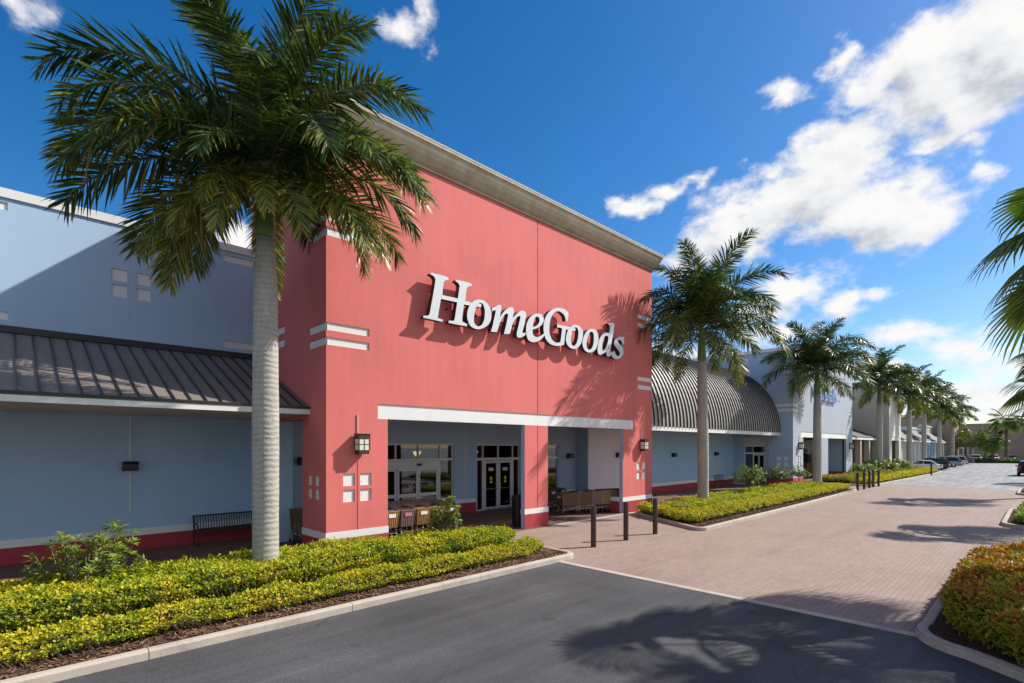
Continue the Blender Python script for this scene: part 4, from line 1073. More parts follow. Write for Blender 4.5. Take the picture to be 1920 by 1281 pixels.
for k in range(3):
    cart(brown_c, (6.72+.0*k, 15.5+.32*k, 0), 0, 'brown cart nested in the gap behind the left pink pier', 'carts in the gap behind the left pier')
for k in range(3):
    cart(brown_c, (18.1+.7*k, 16.9, 0), R(4*k), 'brown cart in the shade at the back of the right bay', 'carts at the back of the right bay')

# ------------------------------------------------------------------ palms
def frond_arrays(rng, L, th0, bend, nl=64, leaf=.72, wid=.034, yellow=0.0, droop=.20, pw=1.5):
    """pinnate frond leaving the origin along +x; returns rachis points, leaflet verts, faces, tints"""
    n = 18; pts = [Vector((0, 0, 0))]; es = []
    side = rng.uniform(-.25, .25)
    for i in range(n):
        s = (i+.5)/n; e = th0-bend*s**pw; es.append(e)
        pts.append(pts[-1]+Vector((math.cos(e)*math.cos(side*s), math.cos(e)*math.sin(side*s), math.sin(e)))*(L/n))
    vs = []; fs = []; ts = []
    for i in range(nl):
        s = .07+.93*(i+rng.random()*.6)/nl; s = min(s, .995)
        k = s*n; j = min(int(k), n-1); base = pts[j].lerp(pts[j+1], k-j)
        T = (pts[j+1]-pts[j]).normalized(); B = T.cross(Vector((0, 0, 1)))
        B = B.normalized() if B.length > .05 else Vector((0, 1, 0)); N = B.cross(T).normalized()
        prof = min(1, .5+2.2*s)*(1-.55*max(0, (s-.6)/.4)**1.6)
        a = R(70-38*s)+rng.uniform(-.12, .12)
        for sg in (-1, 1):
            v = rng.choice((-.55, -.15, .25, .55))+rng.uniform(-.2, .2)
            d = (T*math.cos(a)+(B*(sg*math.cos(v))+N*math.sin(v))*math.sin(a)).normalized()
            l = leaf*prof*rng.uniform(.85, 1.1)*(L/4.0)
            W = T-d*T.dot(d); W = (W.normalized() if W.length > .05 else B)
            W = (W*math.cos(.5*sg)+N*math.sin(rng.uniform(-.6, .6))).normalized()*wid*(.6+.5*prof)*.5
            g = Vector((0, 0, -1)); nb = len(vs)
            def pt(u): return base+d*(l*u)+g*(l*droop*u*u)
            p0, p1, p2, p3 = pt(0), pt(.35), pt(.72), pt(1)
            vs += [p0-W*.5, p0+W*.5, p1-W, p1+W, p2-W*.75, p2+W*.75, p3]
            fs += [(nb, nb+1, nb+3, nb+2), (nb+2, nb+3, nb+5, nb+4), (nb+4, nb+5, nb+6)]
            tt = min(1, max(0, rng.gauss(.38, .22)+yellow*(.4+.6*s)))
            ts += [tt, tt, min(1, tt+.07+yellow*.25)]
    return pts, vs, fs, ts

def frond_mesh(name, rng, **kw):
    L = kw['L']; pts, vs, fs, ts = frond_arrays(rng, **kw)
    mb = MB(); mb.tube(pts, [.045*L/4*(1-.85*i/(len(pts)-1)) for i in range(len(pts))], 5)
    nr = len(mb.f); mb.add(vs, fs); mb.t = [.55]*nr+ts
    me = bpy.data.meshes.new(name)
    me.from_pydata([tuple(v) for v in mb.v], [], mb.f)
    at = me.attributes.new('tint', 'FLOAT', 'FACE'); at.data.foreach_set('value', mb.t)
    me.materials.append(M['frond']); me.materials.append(M['rachis'])
    me.polygons.foreach_set('material_index', [1]*nr+[0]*len(fs)); me.update()
    return me

FROND = {}
def get_frond(key, seed, hi=False):
    k = (key, seed, hi)
    if k not in FROND:
        rng = random.Random(hash(key) % 999+seed*31) if False else random.Random(sum(map(ord, key))*17+seed)
        spec = dict(up=(80, 62, 0), mid=(62, 100, .0), out=(42, 98, .05), low=(16, 86, .14), hang=(-16, 66, .42), spear=(88, 18, 0))[key]
        FROND[k] = frond_mesh('frond', rng, L=4.0, th0=R(spec[0]+rng.uniform(-6, 6)), bend=R(spec[1]+rng.uniform(-10, 10)), yellow=spec[2],
                              nl=(122 if hi else 76), wid=(.044 if hi else .066), leaf=.84)
    return FROND[k]

def royal_palm(label, x, y, ztrunk, zc, r=.29, fronds=None, seed=1, scale=1.0, hi=False, tilt=(0, 0), group='royal palms along the store fronts'):
    o = thing('royal_palm', label, 'palm tree', (x, y, 0), 0, group)
    rng = random.Random(seed)
    mb = MB(); n = 26; tx, ty = tilt
    def c(z): u = z/zc; return (tx*u*u, ty*u*u, z)
    zs = [-.05]+[ztrunk*i/n for i in range(1, n+1)]
    def rad(z):
        u = z/ztrunk
        rr = r*(1.0+.22*math.exp(-((u)/.06)**2)-.10*u+.07*math.exp(-((u-.42)/.25)**2))
        if u > .86: rr *= 1-.22*(u-.86)/.14
        return rr*(1+rng.uniform(-.008, .008))
    mb.tube([c(z) for z in zs], [rad(z) for z in zs], 20); mb.build('trunk', M['trunk'], o, True, local=True)
    mb = MB(); zz = [ztrunk-.02, ztrunk+.12, ztrunk+.5, zc-.35, zc+.05]
    mb.tube([c(z) for z in zz], [r*.72, r*.80, r*.72, r*.42, r*.28], 14); mb.build('crown_shaft', M['shaft'], o, True, local=True)
    if fronds is None:
        fronds = []
        ph = rng.uniform(0, 360)
        for kind, cnt, off in (('up', 5, 20), ('mid', 7, 50), ('out', 8, 10), ('low', 8, 35), ('hang', 4, 0)):
            for i in range(cnt):
                fronds.append((kind, ph+off+360*i/cnt+rng.uniform(-14, 14), rng.uniform(.84, 1.04)*(.72 if kind == 'hang' else 1)))
    cx, cy, _ = c(zc)
    for i, (kind, azd, s) in enumerate(fronds):
        me = get_frond(kind, (i*5+seed) % (9 if hi else 4), hi)
        f = bpy.data.objects.new('frond', me); COL.objects.link(f); f.parent = o
        dz = dict(spear=.0, up=-.02, mid=-.12, out=-.25, low=-.4, hang=-.55)[kind]
        f.location = (cx+.08*math.cos(R(azd)), cy+.08*math.sin(R(azd)), zc+dz)
        f.rotation_euler = (R(rng.uniform(-10, 10)), 0, R(azd)); f.scale = (s*scale,)*3
    return o

# image-right = world azimuth HEAD-90; image-away = HEAD
def az_img(a): return (HEAD-90)+a
P1 = [('spear', az_img(60), .9)]
for k, a, s in [('up', 10, 1), ('up', 110, 1), ('up', 175, 1), ('up', 250, .95), ('up', 320, 1),
                ('mid', 8, 1.0), ('mid', 85, 1), ('mid', 150, 1), ('mid', 200, 1.12), ('mid', 262, .85), ('mid', 325, .95),
                ('out', 25, .95), ('out', 110, 1), ('out', 183, 1.28), ('out', 225, .95), ('out', 285, .8), ('out', 342, .98),
                ('low', 358, .96), ('low', 45, .9), ('low', 95, .9), ('low', 148, 1), ('low', 187, 1.05), ('low', 218, .95), ('low', 250, .78), ('low', 315, .88), ('low', 345, 1.0),
                ('hang', 338, .86), ('hang', 205, .74), ('hang', 258, .55), ('hang', 286, .50), ('hang', 310, .62), ('hang', 232, .62), ('hang', 10, .74), ('hang', 120, .7), ('hang', 170, .82), ('low', 330, .9), ('low', 272, .62), ('hang', 355, .85), ('low', 170, 1.0), ('low', 238, .85), ('hang', 190, .8), ('low', 20, .9), ('hang', 270, .6)]:
    P1.append((k, az_img(a), s))
royal_palm('big royal palm with pale grey trunk in the near hedge, left of the pink store', 4.1, 11.9, 7.6, 9.45, .265, P1, 3, 1.02, True)
royal_palm('royal palm at the right corner of the pink store, second from the left', 25.0, 11.9, 7.3, 9.2, .265, None, 14, 1.16, True, (-.22, 0))
royal_palm('royal palm before the slate blue tower store, third from the left', 43.0, 11.7, 6.9, 9.0, .285, None, 25, 1.15, True)
royal_palm('royal palm just past the slate blue tower, fourth from the left', 67.0, 12.3, 7.6, 9.9, .30, None, 36, 1.18)
royal_palm('royal palm before the white wing, fifth from the left', 84.0, 12.2, 7.8, 10.1, .30, None, 47, 1.18)
royal_palm('royal palm behind the white car, sixth from the left', 96.0, 12.2, 7.8, 10.0, .30, None, 58, 1.18)
royal_palm('royal palm above the parked dark cars, seventh from the left', 112.0, 12.2, 7.4, 9.6, .30, None, 69, 1.15)
royal_palm('royal palm near the tan pier, farthest of the left row', 128.0, 12.0, 7.0, 9.2, .30, None, 71, 1.12)

# fan palms
def fan_leaf_mesh(rng, pet=1.25, rad=1.15, th0=.6, bend=1.2, nseg=38, droop=.5):
    n = 8; pts = [Vector((0, 0, 0))]
    for i in range(n):
        e = th0-bend*.55*((i+.5)/n)**1.3; pts.append(pts[-1]+Vector((math.cos(e), 0, math.sin(e)))*(pet/n))
    mb = MB(); mb.tube(pts, [.025-.012*i/n for i in range(n+1)], 5); nr = len(mb.f)
    e = th0-bend*.75; X = Vector((math.cos(e), 0, math.sin(e))); Y = Vector((0, 1, 0)); o = pts[-1]
    Z = X.cross(Y); ts = []
    for k in range(nseg):
        a = R(-142+284*(k+.5)/nseg); da = R(284/nseg*.5)
        r = rad*(1-.18*abs(a)/R(142))*rng.uniform(.93, 1.05)
        def p(u, s):
            aa = a+da*s*(1 if u < .55 else (1-(u-.55)/.45)**.8)
            q = o+(X*math.cos(aa)+Y*math.sin(aa))*(r*u)+Z*(-.10*r*abs(math.sin(aa))*u)
            q = q+Vector((0, 0, -1))*(droop*r*max(0, u-.35)**1.8)
            return q+Z*(.02*s*(1 if u < .6 else 0))
        us = (.03, .5, .72, .88); vs = []
        for u in us: vs += [p(u, -1), p(u, 1)]
        vs.append(p(1.0, 0)+Vector((rng.uniform(-.03, .03), rng.uniform(-.03, .03), -rng.uniform(.02, .14))))
        mb.add(vs, ((0, 1, 3, 2), (2, 3, 5, 4), (4, 5, 7, 6), (6, 7, 8)))
        t0 = min(1, max(0, rng.gauss(.42, .14))); ts += [t0, t0, min(1, t0+.1), min(1, t0+.25)]
    me = bpy.data.meshes.new('fan_frond'); me.from_pydata([tuple(v) for v in mb.v], [], mb.f)
    at = me.attributes.new('tint', 'FLOAT', 'FACE'); at.data.foreach_set('value', [.5]*nr+ts)
    me.materials.append(M['fan']); me.materials.append(M['rachis'])
    me.polygons.foreach_set('material_index', [1]*nr+[0]*(4*nseg)); me.update()
    return me
FANS = [fan_leaf_mesh(random.Random(i), th0=t, bend=b) for i, (t, b) in enumerate(((1.25, .6), (.95, 1.0), (.6, 1.3), (.25, 1.4), (-.1, 1.2), (-.5, .9)))]
def fan_palm(label, x, y, zc, r=.2, scale=1.0, seed=1, group='fan palms on the right hand islands'):
    o = thing('fan_palm', label, 'palm tree', (x, y, 0), 0, group)
    rng = random.Random(seed)
    mb = MB(); n = 12
    mb.tube([(0, 0, -.05 if i == 0 else zc*i/n) for i in range(n+1)], [r*(1.3 if i == 0 else 1.05-.02*i)*rng.uniform(.97, 1.03) for i in range(n+1)], 14); mb.build('trunk', M['trunk_brown'], o, True, local=True)
    for t_, cnt in ((0, 2), (1, 3), (2, 4), (3, 5), (4, 3), (5, 2)):
        ph = rng.uniform(0, 360)
        for i in range(cnt):
            f = bpy.data.objects.new('frond', FANS[t_]); COL.objects.link(f); f.parent = o
            a = R(ph+360*i/cnt+rng.uniform(-12, 12))
            f.location = (.08*math.cos(a), .08*math.sin(a), zc-.07*t_+.05); f.rotation_euler = (R(rng.uniform(-14, 14)), R(rng.uniform(-6, 6)), a)
            f.scale = (scale*rng.uniform(.88, 1.08),)*3
    return o
fan_palm('fan palm over the near copper hedge, its crown entering at the right edge', 16.35, -1.33, 7.45, .2, 1.2, 4)
fan_palm('fan palm on the second island, low crown at the right edge', 29.0, -.7, 5.4, .2, 1.0, 9)
fan_palm('fan palm on the third island, crown beyond the second one', 45.1, -.65, 8.6, .22, 1.1, 12)
fan_palm('tall fan palm far beyond the black car', 138, 5.0, 8.0, .28, 1.5, 15)
fan_palm('short fan palm before the far brown building', 139.0, 7.0, 4.2, .26, 1.35, 18)
fan_palm('fan palm at the far end of the lot, right of the black car', 66.5, -3.5, 7.8, .22, 1.1, 21)

# ------------------------------------------------------------------ hedges
def poly_area(p): return abs(sum(p[i][0]*p[(i+1) % len(p)][1]-p[(i+1) % len(p)][0]*p[i][1] for i in range(len(p))))/2
def inside(p, x, y):
    c = False; n = len(p); j = n-1
    for i in range(n):
        if (p[i][1] > y) != (p[j][1] > y) and x < (p[j][0]-p[i][0])*(y-p[i][1])/(p[j][1]-p[i][1])+p[i][0]: c = not c
        j = i
    return c
def vnoise(x, y, s, seed):
    from mathutils import noise as mn
    return mn.noise(Vector((x*s+seed*7.3, y*s-seed*3.1, seed)))
def edge_dist(p, x, y):
    best = 9
    for i in range(len(p)):
        a = p[i]; b = p[(i+1) % len(p)]; dx_, dy_ = b[0]-a[0], b[1]-a[1]; l2 = dx_*dx_+dy_*dy_
        t_ = max(0, min(1, ((x-a[0])*dx_+(y-a[1])*dy_)/l2)); d = math.hypot(x-a[0]-t_*dx_, y-a[1]-t_*dy_)
        if d < best: best = d
    return best

def hedge(label, poly, z1, mat, leaf, dens, seed, z0=.12, bias=0.0, lump=.07, group=None, twigs=True, cat='hedge', round_=.16, topb=0.0):
    rng = random.Random(seed); cxs = sum(p[0] for p in poly)/len(poly); cys = sum(p[1] for p in poly)/len(poly)
    o = thing('hedge', label, cat, (cxs, cys, .1), 0, group)
    x0, x1 = min(p[0] for p in poly), max(p[0] for p in poly); y0, y1 = min(p[1] for p in poly), max(p[1] for p in poly)
    def top(x, y, d):
        h = z1+lump*vnoise(x, y, 1.1, seed)+lump*.8*vnoise(x, y, 3.2, seed+1)
        return h-(round_*(1-min(1, d/.28))**2)
    mb = MB(); ts = []
    def leaf_at(p, nrm_, l, tint):
        d = Vector((rng.gauss(0, 1), rng.gauss(0, 1), rng.gauss(0, 1)))
        nn = (nrm_+d*.55).normalized()
        t_ = nn.cross(Vector((rng.gauss(0, 1), rng.gauss(0, 1), rng.gauss(0, 1))))
        if t_.length < .05: return
        t_ = (t_.normalized()+Vector((0, 0, .45))).normalized()*l; b_ = nn.cross(t_).normalized()*(l*.30); up = nn*(l*.10)
        n = len(mb.v)
        mb.v += [tuple(p), tuple(p+t_*.45+b_+up), tuple(p+t_), tuple(p+t_*.45-b_+up)]
        mb.f += [(n, n+1, n+2), (n, n+2, n+3)]; ts.extend((tint, tint))
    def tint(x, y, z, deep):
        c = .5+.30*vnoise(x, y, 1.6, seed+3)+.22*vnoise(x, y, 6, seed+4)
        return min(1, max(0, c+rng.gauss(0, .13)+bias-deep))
    N = int(poly_area(poly)*dens*1.35)
    k = 0; tries = 0
    while k < N and tries < N*6:
        tries += 1
        x, y = rng.uniform(x0, x1), rng.uniform(y0, y1)
        if not inside(poly, x, y): continue
        d = edge_dist(poly, x, y); zt = top(x, y, d); dep = abs(rng.gauss(0, .05))
        if rng.random() < .12: zt += rng.uniform(0, leaf*1.1)
        x += rng.gauss(0, .015); y += rng.gauss(0, .015)
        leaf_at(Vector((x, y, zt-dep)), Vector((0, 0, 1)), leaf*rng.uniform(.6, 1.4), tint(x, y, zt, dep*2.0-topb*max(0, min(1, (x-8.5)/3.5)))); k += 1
    for i in range(len(poly)):
        a, b = Vector(poly[i]), Vector(poly[(i+1) % len(poly)]); L = (b-a).length
        nx = Vector(((b-a).y, -(b-a).x)).normalized(); mid = (a+b)/2
        if inside(poly, mid.x+nx.x*.05, mid.y+nx.y*.05): nx = -nx
        for _ in range(int(L*(z1-z0)*dens*1.5)):
            u = rng.random(); w = rng.random()**.75
            p = a.lerp(b, u); ins = abs(rng.gauss(0, .05))+.10*(1-w)*(1+vnoise(p.x, p.y, 2.5, seed))
            bul = .06*vnoise(p.x, p.y, 1.8, seed+8)
            zt = top(p.x, p.y, 0); z = z0+.04+(zt-z0-.04)*w
            if w < .35 and rng.random() < .45: continue
            x, y = p.x+nx.x*(bul-ins), p.y+nx.y*(bul-ins)
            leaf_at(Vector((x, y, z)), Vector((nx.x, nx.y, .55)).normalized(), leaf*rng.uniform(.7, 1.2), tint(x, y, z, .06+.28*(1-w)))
    mb.t = ts
    mb.build('foliage', M[mat], o)
    # dense inner twigs
    mb = MB()
    def shrink(p, k):
        q = []
        n = len(p)
        ar = sum(p[i][0]*p[(i+1) % n][1]-p[(i+1) % n][0]*p[i][1] for i in range(n))
        sg = 1 if ar > 0 else -1
        for i in range(n):
            a, b, c = Vector(p[i-1]), Vector(p[i]), Vector(p[(i+1) % n])
            e1, e2 = (b-a).normalized(), (c-b).normalized()
            m_ = (Vector((-e1.y, e1.x))+Vector((-e2.y, e2.x)))*sg
            m_ = m_.normalized() if m_.length > .1 else Vector((0, 0))
            q.append((b.x+m_.x*k, b.y+m_.y*k))
        return q
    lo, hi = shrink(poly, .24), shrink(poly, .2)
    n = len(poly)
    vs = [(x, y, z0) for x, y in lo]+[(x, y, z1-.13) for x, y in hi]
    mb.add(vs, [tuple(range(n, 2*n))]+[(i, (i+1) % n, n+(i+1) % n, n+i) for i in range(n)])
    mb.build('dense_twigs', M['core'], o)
    if twigs:
        mb = MB()
        for i in range(len(poly)):
            a, b = Vector(poly[i]), Vector(poly[(i+1) % len(poly)]); L = (b-a).length
            for _ in range(int(L*9)):
                p = a.lerp(b, rng.random()); q = p.lerp(Vector((cxs, cys)), min(.9, .22/max(.3, (p-Vector((cxs, cys))).length)))
                mb.tube([(q.x, q.y, z0-.02), ((p.x+q.x)/2+rng.gauss(0, .04), (p.y+q.y)/2+rng.gauss(0, .04), z0+.5*(z1-z0)), (p.x+rng.gauss(0, .05), p.y+rng.gauss(0, .05), z1-.12)], [.011, .008, .004], 3, False)
        mb.build('stems', M['twig'], o)
    return o
gh = 'clipped golden hedges along the store fronts'
hedge('broad golden hedge mass round the big palm, in front of the blue wing', [(-1.6, 10.72), (8.6, 10.68), (10.4, 10.8), (11.0, 11.1), (10.6, 11.55), (9.3, 12.35), (6.0, 12.65), (-1.6, 13.0)], .62, 'golden', .064, 1000, 1, group=gh, bias=.05, lump=.085)
hedge('low golden hedge row along the kerb of the dark asphalt', [(-1.6, 9.34), (3.0, 9.38), (9.7, 9.4), (10.75, 9.7), (10.95, 10.4), (10.6, 10.55), (9.8, 10.2), (-1.6, 10.12)], .44, 'golden', .055, 1150, 2, group=gh, bias=.09, lump=.10)
hedge('golden hedge border curving round the left end of the second bed', [(20.3, 12.75), (19.6, 12.0), (18.35, 9.3), (18.6, 9.05), (41.0, 9.15), (41.2, 9.5), (41.2, 10.0), (40.6, 10.1), (19.6, 10.05), (19.5, 10.3), (20.9, 12.3), (20.8, 12.7)], .50, 'golden', .085, 420, 3, group=gh, bias=.18, lump=.1)
hedge('golden green hedge mass filling the second bed round its palm', [(20.6, 10.45), (41.0, 10.4), (41.2, 12.0), (36, 12.1), (27, 11.7), (24, 12.0), (21.8, 12.4)], .46, 'golden', .085, 360, 4, group=gh, bias=.08, lump=.11)
hedge('narrow golden hedge strip at the back of the second bed', [(22.4, 12.6), (29, 12.25), (41.2, 12.4), (41.2, 12.9), (22.6, 12.95)], .46, 'golden', .085, 360, 5, group=gh, bias=.15, twigs=False)
hedge('golden hedge border along the kerb of the third bed', [(47.5, 9.6), (48.0, 9.25), (74, 8.7), (79.2, 8.8), (79.6, 9.5), (48.2, 10.3), (47.6, 10.0)], .5, 'golden', .14, 150, 6, group=gh, bias=.15, twigs=False)
hedge('orange tinged hedge mass inside the third bed', [(47.6, 10.6), (79.4, 9.8), (79.8, 12.6), (47.8, 12.8)], .55, 'copper', .15, 110, 7, group=gh, bias=.0, twigs=False)
hedge('copper tipped hedge on the near right island', [(16.85, .25), (16.55, .85), (15.9, 1.15), (11.4, 1.2), (10.5, 1.08), (9.9, .7), (9.3, .1), (8.6, -1.1), (7.4, -4.2), (10.6, -4.2), (11.9, -1.2), (12.8, -.75), (16.9, -.9)], .72, 'copper', .078, 1000, 8, z0=.13, bias=.04, lump=.13, topb=.14)
hedge('low bright green hedge on the second right island', [(26.9, -4.5), (26.8, .1), (27.4, .75), (33.4, .8), (34.1, .1), (34.1, -4.5)], .42, 'green', .11, 260, 9, z0=.13, bias=.1, twigs=False)
hedge('low bright green hedge on the third right island', [(45.0, -4.5), (45.0, .2), (45.7, .8), (50.5, .8), (51.1, .1), (51.1, -4.5)], .42, 'green', .13, 160, 10, z0=.13, bias=.1, twigs=False)
hedge('trimmed green hedge along the far median', [(131.4, -20), (135.2, -20), (135.2, 9.2), (131.4, 9.2)], .6, 'lawn', .3, 26, 11, z0=.06, bias=.1, twigs=False)

# mulch chips, too many to count
rng = random.Random(77); mb = MB()
def chips(n, fx):
    for _ in range(n):
        x, y = fx(); a = rng.uniform(0, math.pi); l = rng.uniform(.02, .06); w = rng.uniform(.008, .018); z = .116+rng.uniform(0, .012)
        dx_, dy_ = math.cos(a)*l, math.sin(a)*l; tx_, ty_ = -math.sin(a)*w, math.cos(a)*w; t_ = rng.uniform(-.02, .025)
        mb.add([(x-dx_-tx_, y-dy_-ty_, z), (x+dx_-tx_, y+dy_-ty_, z+t_), (x+dx_+tx_, y+dy_+ty_, z+t_), (x-dx_+tx_, y-dy_+ty_, z+.006)], ((0, 1, 2, 3),))
chips(5200, lambda: (rng.uniform(-.5, 11.0), rng.uniform(9.02, 10.7)))
chips(900, lambda: (rng.uniform(10.6, 11.05), rng.uniform(9.2, 11.1)))
chips(2200, lambda: (rng.uniform(18.2, 40), rng.uniform(8.75, 9.2)))
mb.build('bark_chips', M['chip'], kind='stuff')

# ------------------------------------------------------------------ shrubs
def shrub(label, x, y, h, rad, stems, leaf, seed, trunk=0.0, mat='green', cat='shrub', dens=1.0, group=None, lean=(0, 0)):
    o = thing('shrub', label, cat, (x, y, .1), 0, group)
    rng = random.Random(seed); mb = MB(); lv = MB(); ts = []
    if trunk: mb.tube([(0, 0, -.03), (.01, .01, trunk*.5), (0, 0, trunk)], [.035, .028, .024], 6)
    def whorl(p, d, n, l):
        for k in range(n):
            a = 2*math.pi*k/n+rng.uniform(-.3, .3)
            u = d.cross(Vector((.3, .2, 1))).normalized(); w = d.cross(u).normalized()
            o_ = (u*math.cos(a)+w*math.sin(a)); dd = (o_*rng.uniform(.7, 1.1)+d*rng.uniform(.1, .9)).normalized()
            t_ = dd*l*rng.uniform(.7, 1.15); b_ = dd.cross(d if abs(dd.dot(d)) < .95 else Vector((1, 0, 0))).normalized()*(l*.17)
            dr = Vector((0, 0, -l*.14)); nb = len(lv.v); pp = p+d*rng.uniform(-.05, .03)
            lv.v += [tuple(pp), tuple(pp+t_*.5+b_), tuple(pp+t_+dr), tuple(pp+t_*.5-b_)]; lv.f += [(nb, nb+1, nb+2), (nb, nb+2, nb+3)]
            tt = min(1, max(0, rng.gauss(.55, .2))); ts.extend((tt, tt))
    for s in range(stems):
        a = 2*math.pi*s/stems+rng.uniform(-.4, .4); rr = rad*rng.uniform(.35, 1.0); hh = h*rng.uniform(.6, 1.0)*(1-.25*(rr/rad)**2)
        tip = Vector((rr*math.cos(a)+lean[0]*hh, rr*math.sin(a)+lean[1]*hh, hh)); b0 = Vector((0, 0, trunk))
        mid = b0.lerp(tip, .5)+Vector((rr*.15*math.cos(a), rr*.15*math.sin(a), -.03))
        mb.tube([b0, mid, tip], [.018, .013, .007], 4, False)
        for u in (.45, .62, .78, .9, 1.0):
            p = b0.lerp(mid, u*2) if u < .5 else mid.lerp(tip, u*2-1)
            p = p+Vector((rng.gauss(0, .03), rng.gauss(0, .03), rng.gauss(0, .03)))
            whorl(p, ((tip-mid).normalized()+Vector((0, 0, .4))).normalized(), int((6 if u < .9 else 9)*dens), leaf)
    mb.build('stems', M['bark'], o, local=True); lv.t = ts
    lv.build('foliage', M[mat], o, local=True)
    return o
shrub('loose leafy shrub with pale stems at the left edge of the near hedge', 1.05, 12.3, 1.5, .85, 36, .15, 2, 0, lean=(.16, .05), dens=1.2)
shrub('small round leafy shrub on a thin trunk before the nested carts', 8.75, 11.9, 1.55, .55, 34, .11, 5, .6, dens=1.5, lean=(.2, -.08))
shrub('largest of the three small umbrella shaped trees in the second bed', 31.6, 12.2, 1.9, 1.0, 44, .15, 7, .75, dens=1.2, group='small umbrella trees in the second bed')
shrub('middle umbrella shaped tree in the second bed, before the glass doors', 36.2, 12.2, 1.8, .9, 40, .15, 8, .8, dens=1.1, group='small umbrella trees in the second bed')
shrub('smallest pale umbrella shaped tree, nearest the slate blue tower', 40.2, 12.1, 1.75, .75, 32, .14, 9, .8, group='small umbrella trees in the second bed')
shrub('dark green agave like shrub in the third bed', 66, 12.0, 1.6, 1.5, 40, .34, 10, 0)
shrub('dark green leafy shrub beside the fifth palm', 73, 11.8, 1.5, 1.6, 40, .34, 11, 0)
shrub('bushy shrub at the back of the third bed near the beige wing', 60, 12.2, 1.3, 1.4, 34, .3, 12, 0)

def leafy_tree(label, x, y, h, rad, seed, n=2600, leaf=.5, mat='canopy'):
    o = thing('shade_tree', label, 'tree', (x, y, 0))
    rng = random.Random(seed); mb = MB(); lv = MB(); ts = []
    mb.tube([(0, 0, -.05), (.1, .05, h*.25), (.05, 0, h*.5)], [.28, .22, .16], 8)
    cl = []
    for k in range(16):
        a = rng.uniform(0, 6.28); r_ = rad*rng.uniform(.2, .95); z = h*rng.uniform(.45, .92)
        c = Vector((r_*math.cos(a), r_*math.sin(a), z)); cl.append((c, rad*rng.uniform(.22, .42)))
        mb.tube([(.05, 0, h*.42), c*.55+Vector((0, 0, h*.22)), c], [.1, .06, .02], 5, False)
    for _ in range(n):
        c, r_ = rng.choice(cl); d = Vector((rng.gauss(0, 1), rng.gauss(0, 1), rng.gauss(0, .8))).normalized()*r_*rng.uniform(.5, 1.05)
        p = c+d; t_ = Vector((rng.gauss(0, 1), rng.gauss(0, 1), rng.gauss(0, 1))).normalized()*leaf*rng.uniform(.5, 1); b_ = t_.cross(d).normalized()*leaf*.25
        nb = len(lv.v); lv.v += [tuple(p-t_*.5), tuple(p+b_), tuple(p+t_*.5), tuple(p-b_)]; lv.f += [(nb, nb+1, nb+2), (nb, nb+2, nb+3)]
        tt = min(1, max(0, rng.gauss(.5, .2))); ts.extend((tt, tt))
    mb.build('trunk', M['bark'], o, True, local=True); lv.t = ts; lv.build('crown', M[mat], o, local=True)
leafy_tree('yellow green shade tree left of the far brown building', 146, 11.5, 7.0, 4.2, 1)
leafy_tree('olive shade tree over the cars at the street end', 152, 8.8, 5.6, 3.2, 2)
leafy_tree('dense tree at the right edge before the far brown building', 146, -.5, 6.2, 3.0, 3)

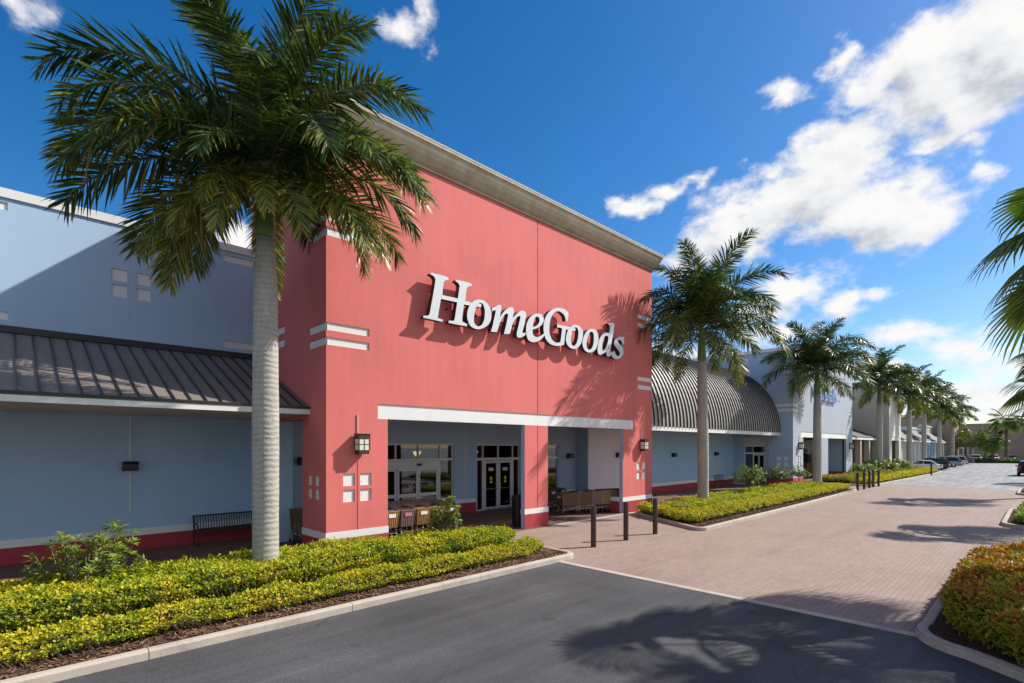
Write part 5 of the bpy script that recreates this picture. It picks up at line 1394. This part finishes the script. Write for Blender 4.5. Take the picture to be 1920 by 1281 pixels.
# ------------------------------------------------------------------ cars
def make_car(paintname, color, suv=False):
    M[paintname] = paint(paintname, color, .22, .0, .6, .03)
    o = thing('parked_car', '', 'car')
    L, Wd, H = (4.7, .94, 1.70) if suv else (4.6, .90, 1.44)
    belt = 1.02 if suv else .92
    # lower body lofted along the length (+x is the nose)
    st = [(-L/2, .45, .80, .78), (-L/2+.12, .32, belt-.08, .87), (-L/2+.7, .26, belt, .98), (-.6, .24, belt+.02, 1.0), (.75, .24, belt, 1.0), (1.15, .25, belt-.05, .99), (L/2-.35, .28, belt-.20, .93), (L/2-.06, .34, belt-.32, .82), (L/2, .45, .60, .72)]
    mb = MB(); vs = []; m = 8
    for x, zb, zt, k in st:
        w = Wd*k
        vs += [(x, -w*.86, zb), (x, -w, zb+.14), (x, -w, zt-.20 if zt-.2 > zb+.16 else zb+.18), (x, -w*.93, zt), (x, w*.93, zt), (x, w, zt-.20 if zt-.2 > zb+.16 else zb+.18), (x, w, zb+.14), (x, w*.86, zb)]
    fs = []
    for i in range(len(st)-1):
        for k in range(m): fs.append((i*m+k, i*m+(k+1) % m, (i+1)*m+(k+1) % m, (i+1)*m+k))
    fs += [tuple(range(m)), tuple(range(len(vs)-1, len(vs)-m-1, -1))]
    mb.add(vs, fs); mb.build('body', M[paintname], o, True, local=True)
    # cabin: roof on top of a glass house
    if suv: bs = [(-L/2+.10, belt-.02, .88), (-L/2+.42, H-.06, .76), (.15, H, .76), (1.05, belt-.02, .88)]
    else: bs = [(-L/2+.55, belt-.02, .86), (-1.15, H-.06, .70), (.1, H, .72), (1.15, belt-.04, .86)]
    a, b_, c, d = bs
    mb = MB()
    for s in (-1, 1): mb.quad((a[0]+.1, s*a[2]*Wd*.99, a[1]), (b_[0]+.04, s*b_[2]*Wd, b_[1]-.05), (c[0], s*c[2]*Wd, c[1]-.05), (d[0]-.1, s*d[2]*Wd*.99, d[1]))
    mb.quad((a[0]+.06, -a[2]*Wd*.95, a[1]), (a[0]+.06, a[2]*Wd*.95, a[1]), (b_[0], b_[2]*Wd*.95, b_[1]-.04), (b_[0], -b_[2]*Wd*.95, b_[1]-.04))
    mb.quad((d[0]-.04, -d[2]*Wd*.95, d[1]), (c[0]+.03, -c[2]*Wd*.95, c[1]-.04), (c[0]+.03, c[2]*Wd*.95, c[1]-.04), (d[0]-.04, d[2]*Wd*.95, d[1]))
    mb.build('windows', M['carglass'], o, local=True)
    mb = MB(); rf = [(b_[0], -b_[2]*Wd, b_[1]-.05), (c[0], -c[2]*Wd, c[1]-.05), (c[0], c[2]*Wd, c[1]-.05), (b_[0], b_[2]*Wd, b_[1]-.05)]
    rt = [(b_[0]+.1, -b_[2]*Wd*.86, b_[1]), (c[0]-.1, -c[2]*Wd*.86, c[1]+.01), (c[0]-.1, c[2]*Wd*.86, c[1]+.01), (b_[0]+.1, b_[2]*Wd*.86, b_[1])]
    mb.add(rf+rt, ((4, 5, 6, 7), (0, 1, 5, 4), (1, 2, 6, 5), (2, 3, 7, 6), (3, 0, 4, 7)))
    for s in (-1, 1):
        for p, q in (((a[0], a[2], a[1]), (b_[0], b_[2], b_[1]-.03)), ((d[0], d[2], d[1]), (c[0], c[2], c[1]-.03))):
            mb.tube([(p[0], s*p[1]*Wd*.98, p[2]), (q[0], s*q[1]*Wd*.99, q[2])], .05, 5)
        mb.tube([(-.35, s*Wd*.91, belt), (-.4, s*Wd*.74, H-.06)], .045, 5)
    mb.build('roof', M[paintname], o, local=True)
    for sx_ in (-1.38, 1.38):
        for s in (-1, 1):
            mb = MB(); mb.cyl((sx_, s*Wd*.97-(.22 if s > 0 else 0), .33), .33, .22, 16, 'y'); wh = mb.build('wheel', M['rubber'], o, local=True)
            mb = MB(); yy = s*(Wd*.97+.004); mb.tube([(sx_, yy-s*.02, .33), (sx_, yy, .33)], [.22, .20], 12); mb.build('rim', M['chrome'], wh, local=True)
    for s in (-1, 1):
        mb = MB(); mb.box(L/2-.30, L/2-.02, s*.62-.15, s*.62+.15, belt-.40, belt-.26); mb.build('headlight', M['plate_white'], o, local=True)
        mb = MB(); mb.box(-L/2-.01, -L/2+.14, s*.68-.12, s*.68+.12, belt-.26, belt-.06 if not suv else belt+.1); mb.build('taillight', M['taillight'], o, local=True)
        mb = MB(); mb.bevbox(.72, .92, s*(Wd+.09)-.09, s*(Wd+.09)+.09, belt-.02, belt+.13, .02); mb.build('mirror', M[paintname], o, local=True)
    mb = MB(); mb.box(-L/2-.015, -L/2+.1, -.26, .26, .62, .76); mb.build('number_plate', M['plate_white'], o, local=True)
    mb = MB(); mb.box(-L/2-.02, -L/2+.2, -.75, .75, .36, .48); mb.build('bumper', M['rubber'], o, local=True)
    return o
M['carglass'] = paint('car_glass', (.02, .024, .028), .06, .0, .8)
M['taillight'] = paint('tail_light', (.35, .02, .02), .25)
def put(c, x, y, rz, label, group='cars parked along the store fronts', s=.92):
    place(c, False, (x, y, 0), R(rz), label, group, s)
put(make_car('white_paint', (.72, .72, .72)), 79.2+4, 10.9, 90, 'white car half hidden behind the third hedge')
put(make_car('charcoal_paint', (.03, .028, .034), True), 87.0, 10.6, 90, 'dark suv parked next to the white car')
put(make_car('navy_paint', (.025, .04, .085)), 91.0, 10.6, 90, 'dark blue car parked beyond the dark suv')
put(make_car('bluegrey_paint', (.20, .27, .36), True), 100.5, 10.6, 90, 'blue grey suv, fourth along the parked row')
put(make_car('silver_paint', (.50, .52, .55), True), 109.5, 10.6, 90, 'silver suv, fifth along the parked row')
put(make_car('black_paint', (.02, .02, .022)), 119, 10.6, 90, 'black car at the far end of the parked row')
put(make_car('gloss_black_paint', (.014, .012, .015), True), 76.6, 1.1, 0, 'black suv seen from behind at the right edge', 'cars on the right hand lot')
far = [('pale_silver_paint', (.6, .61, .62), 9.6, 'silver car behind the far median, leftmost of its row'), ('ivory_paint', (.7, .68, .62), 7.0, 'ivory car behind the far median, second of its row'), ('bottle_green_paint', (.03, .06, .045), 4.4, 'dark green car behind the far median'), ('steel_paint', (.28, .31, .36), 1.8, 'steel grey car behind the far median'), ('chalk_paint', (.74, .75, .76), -.8, 'white suv behind the far median at the right edge')]
for i, (n_, c_, y, lab) in enumerate(far):
    put(make_car(n_, c_, i in (4,)), 141.0, y, 0, lab, 'cars behind the far median', 1.0)
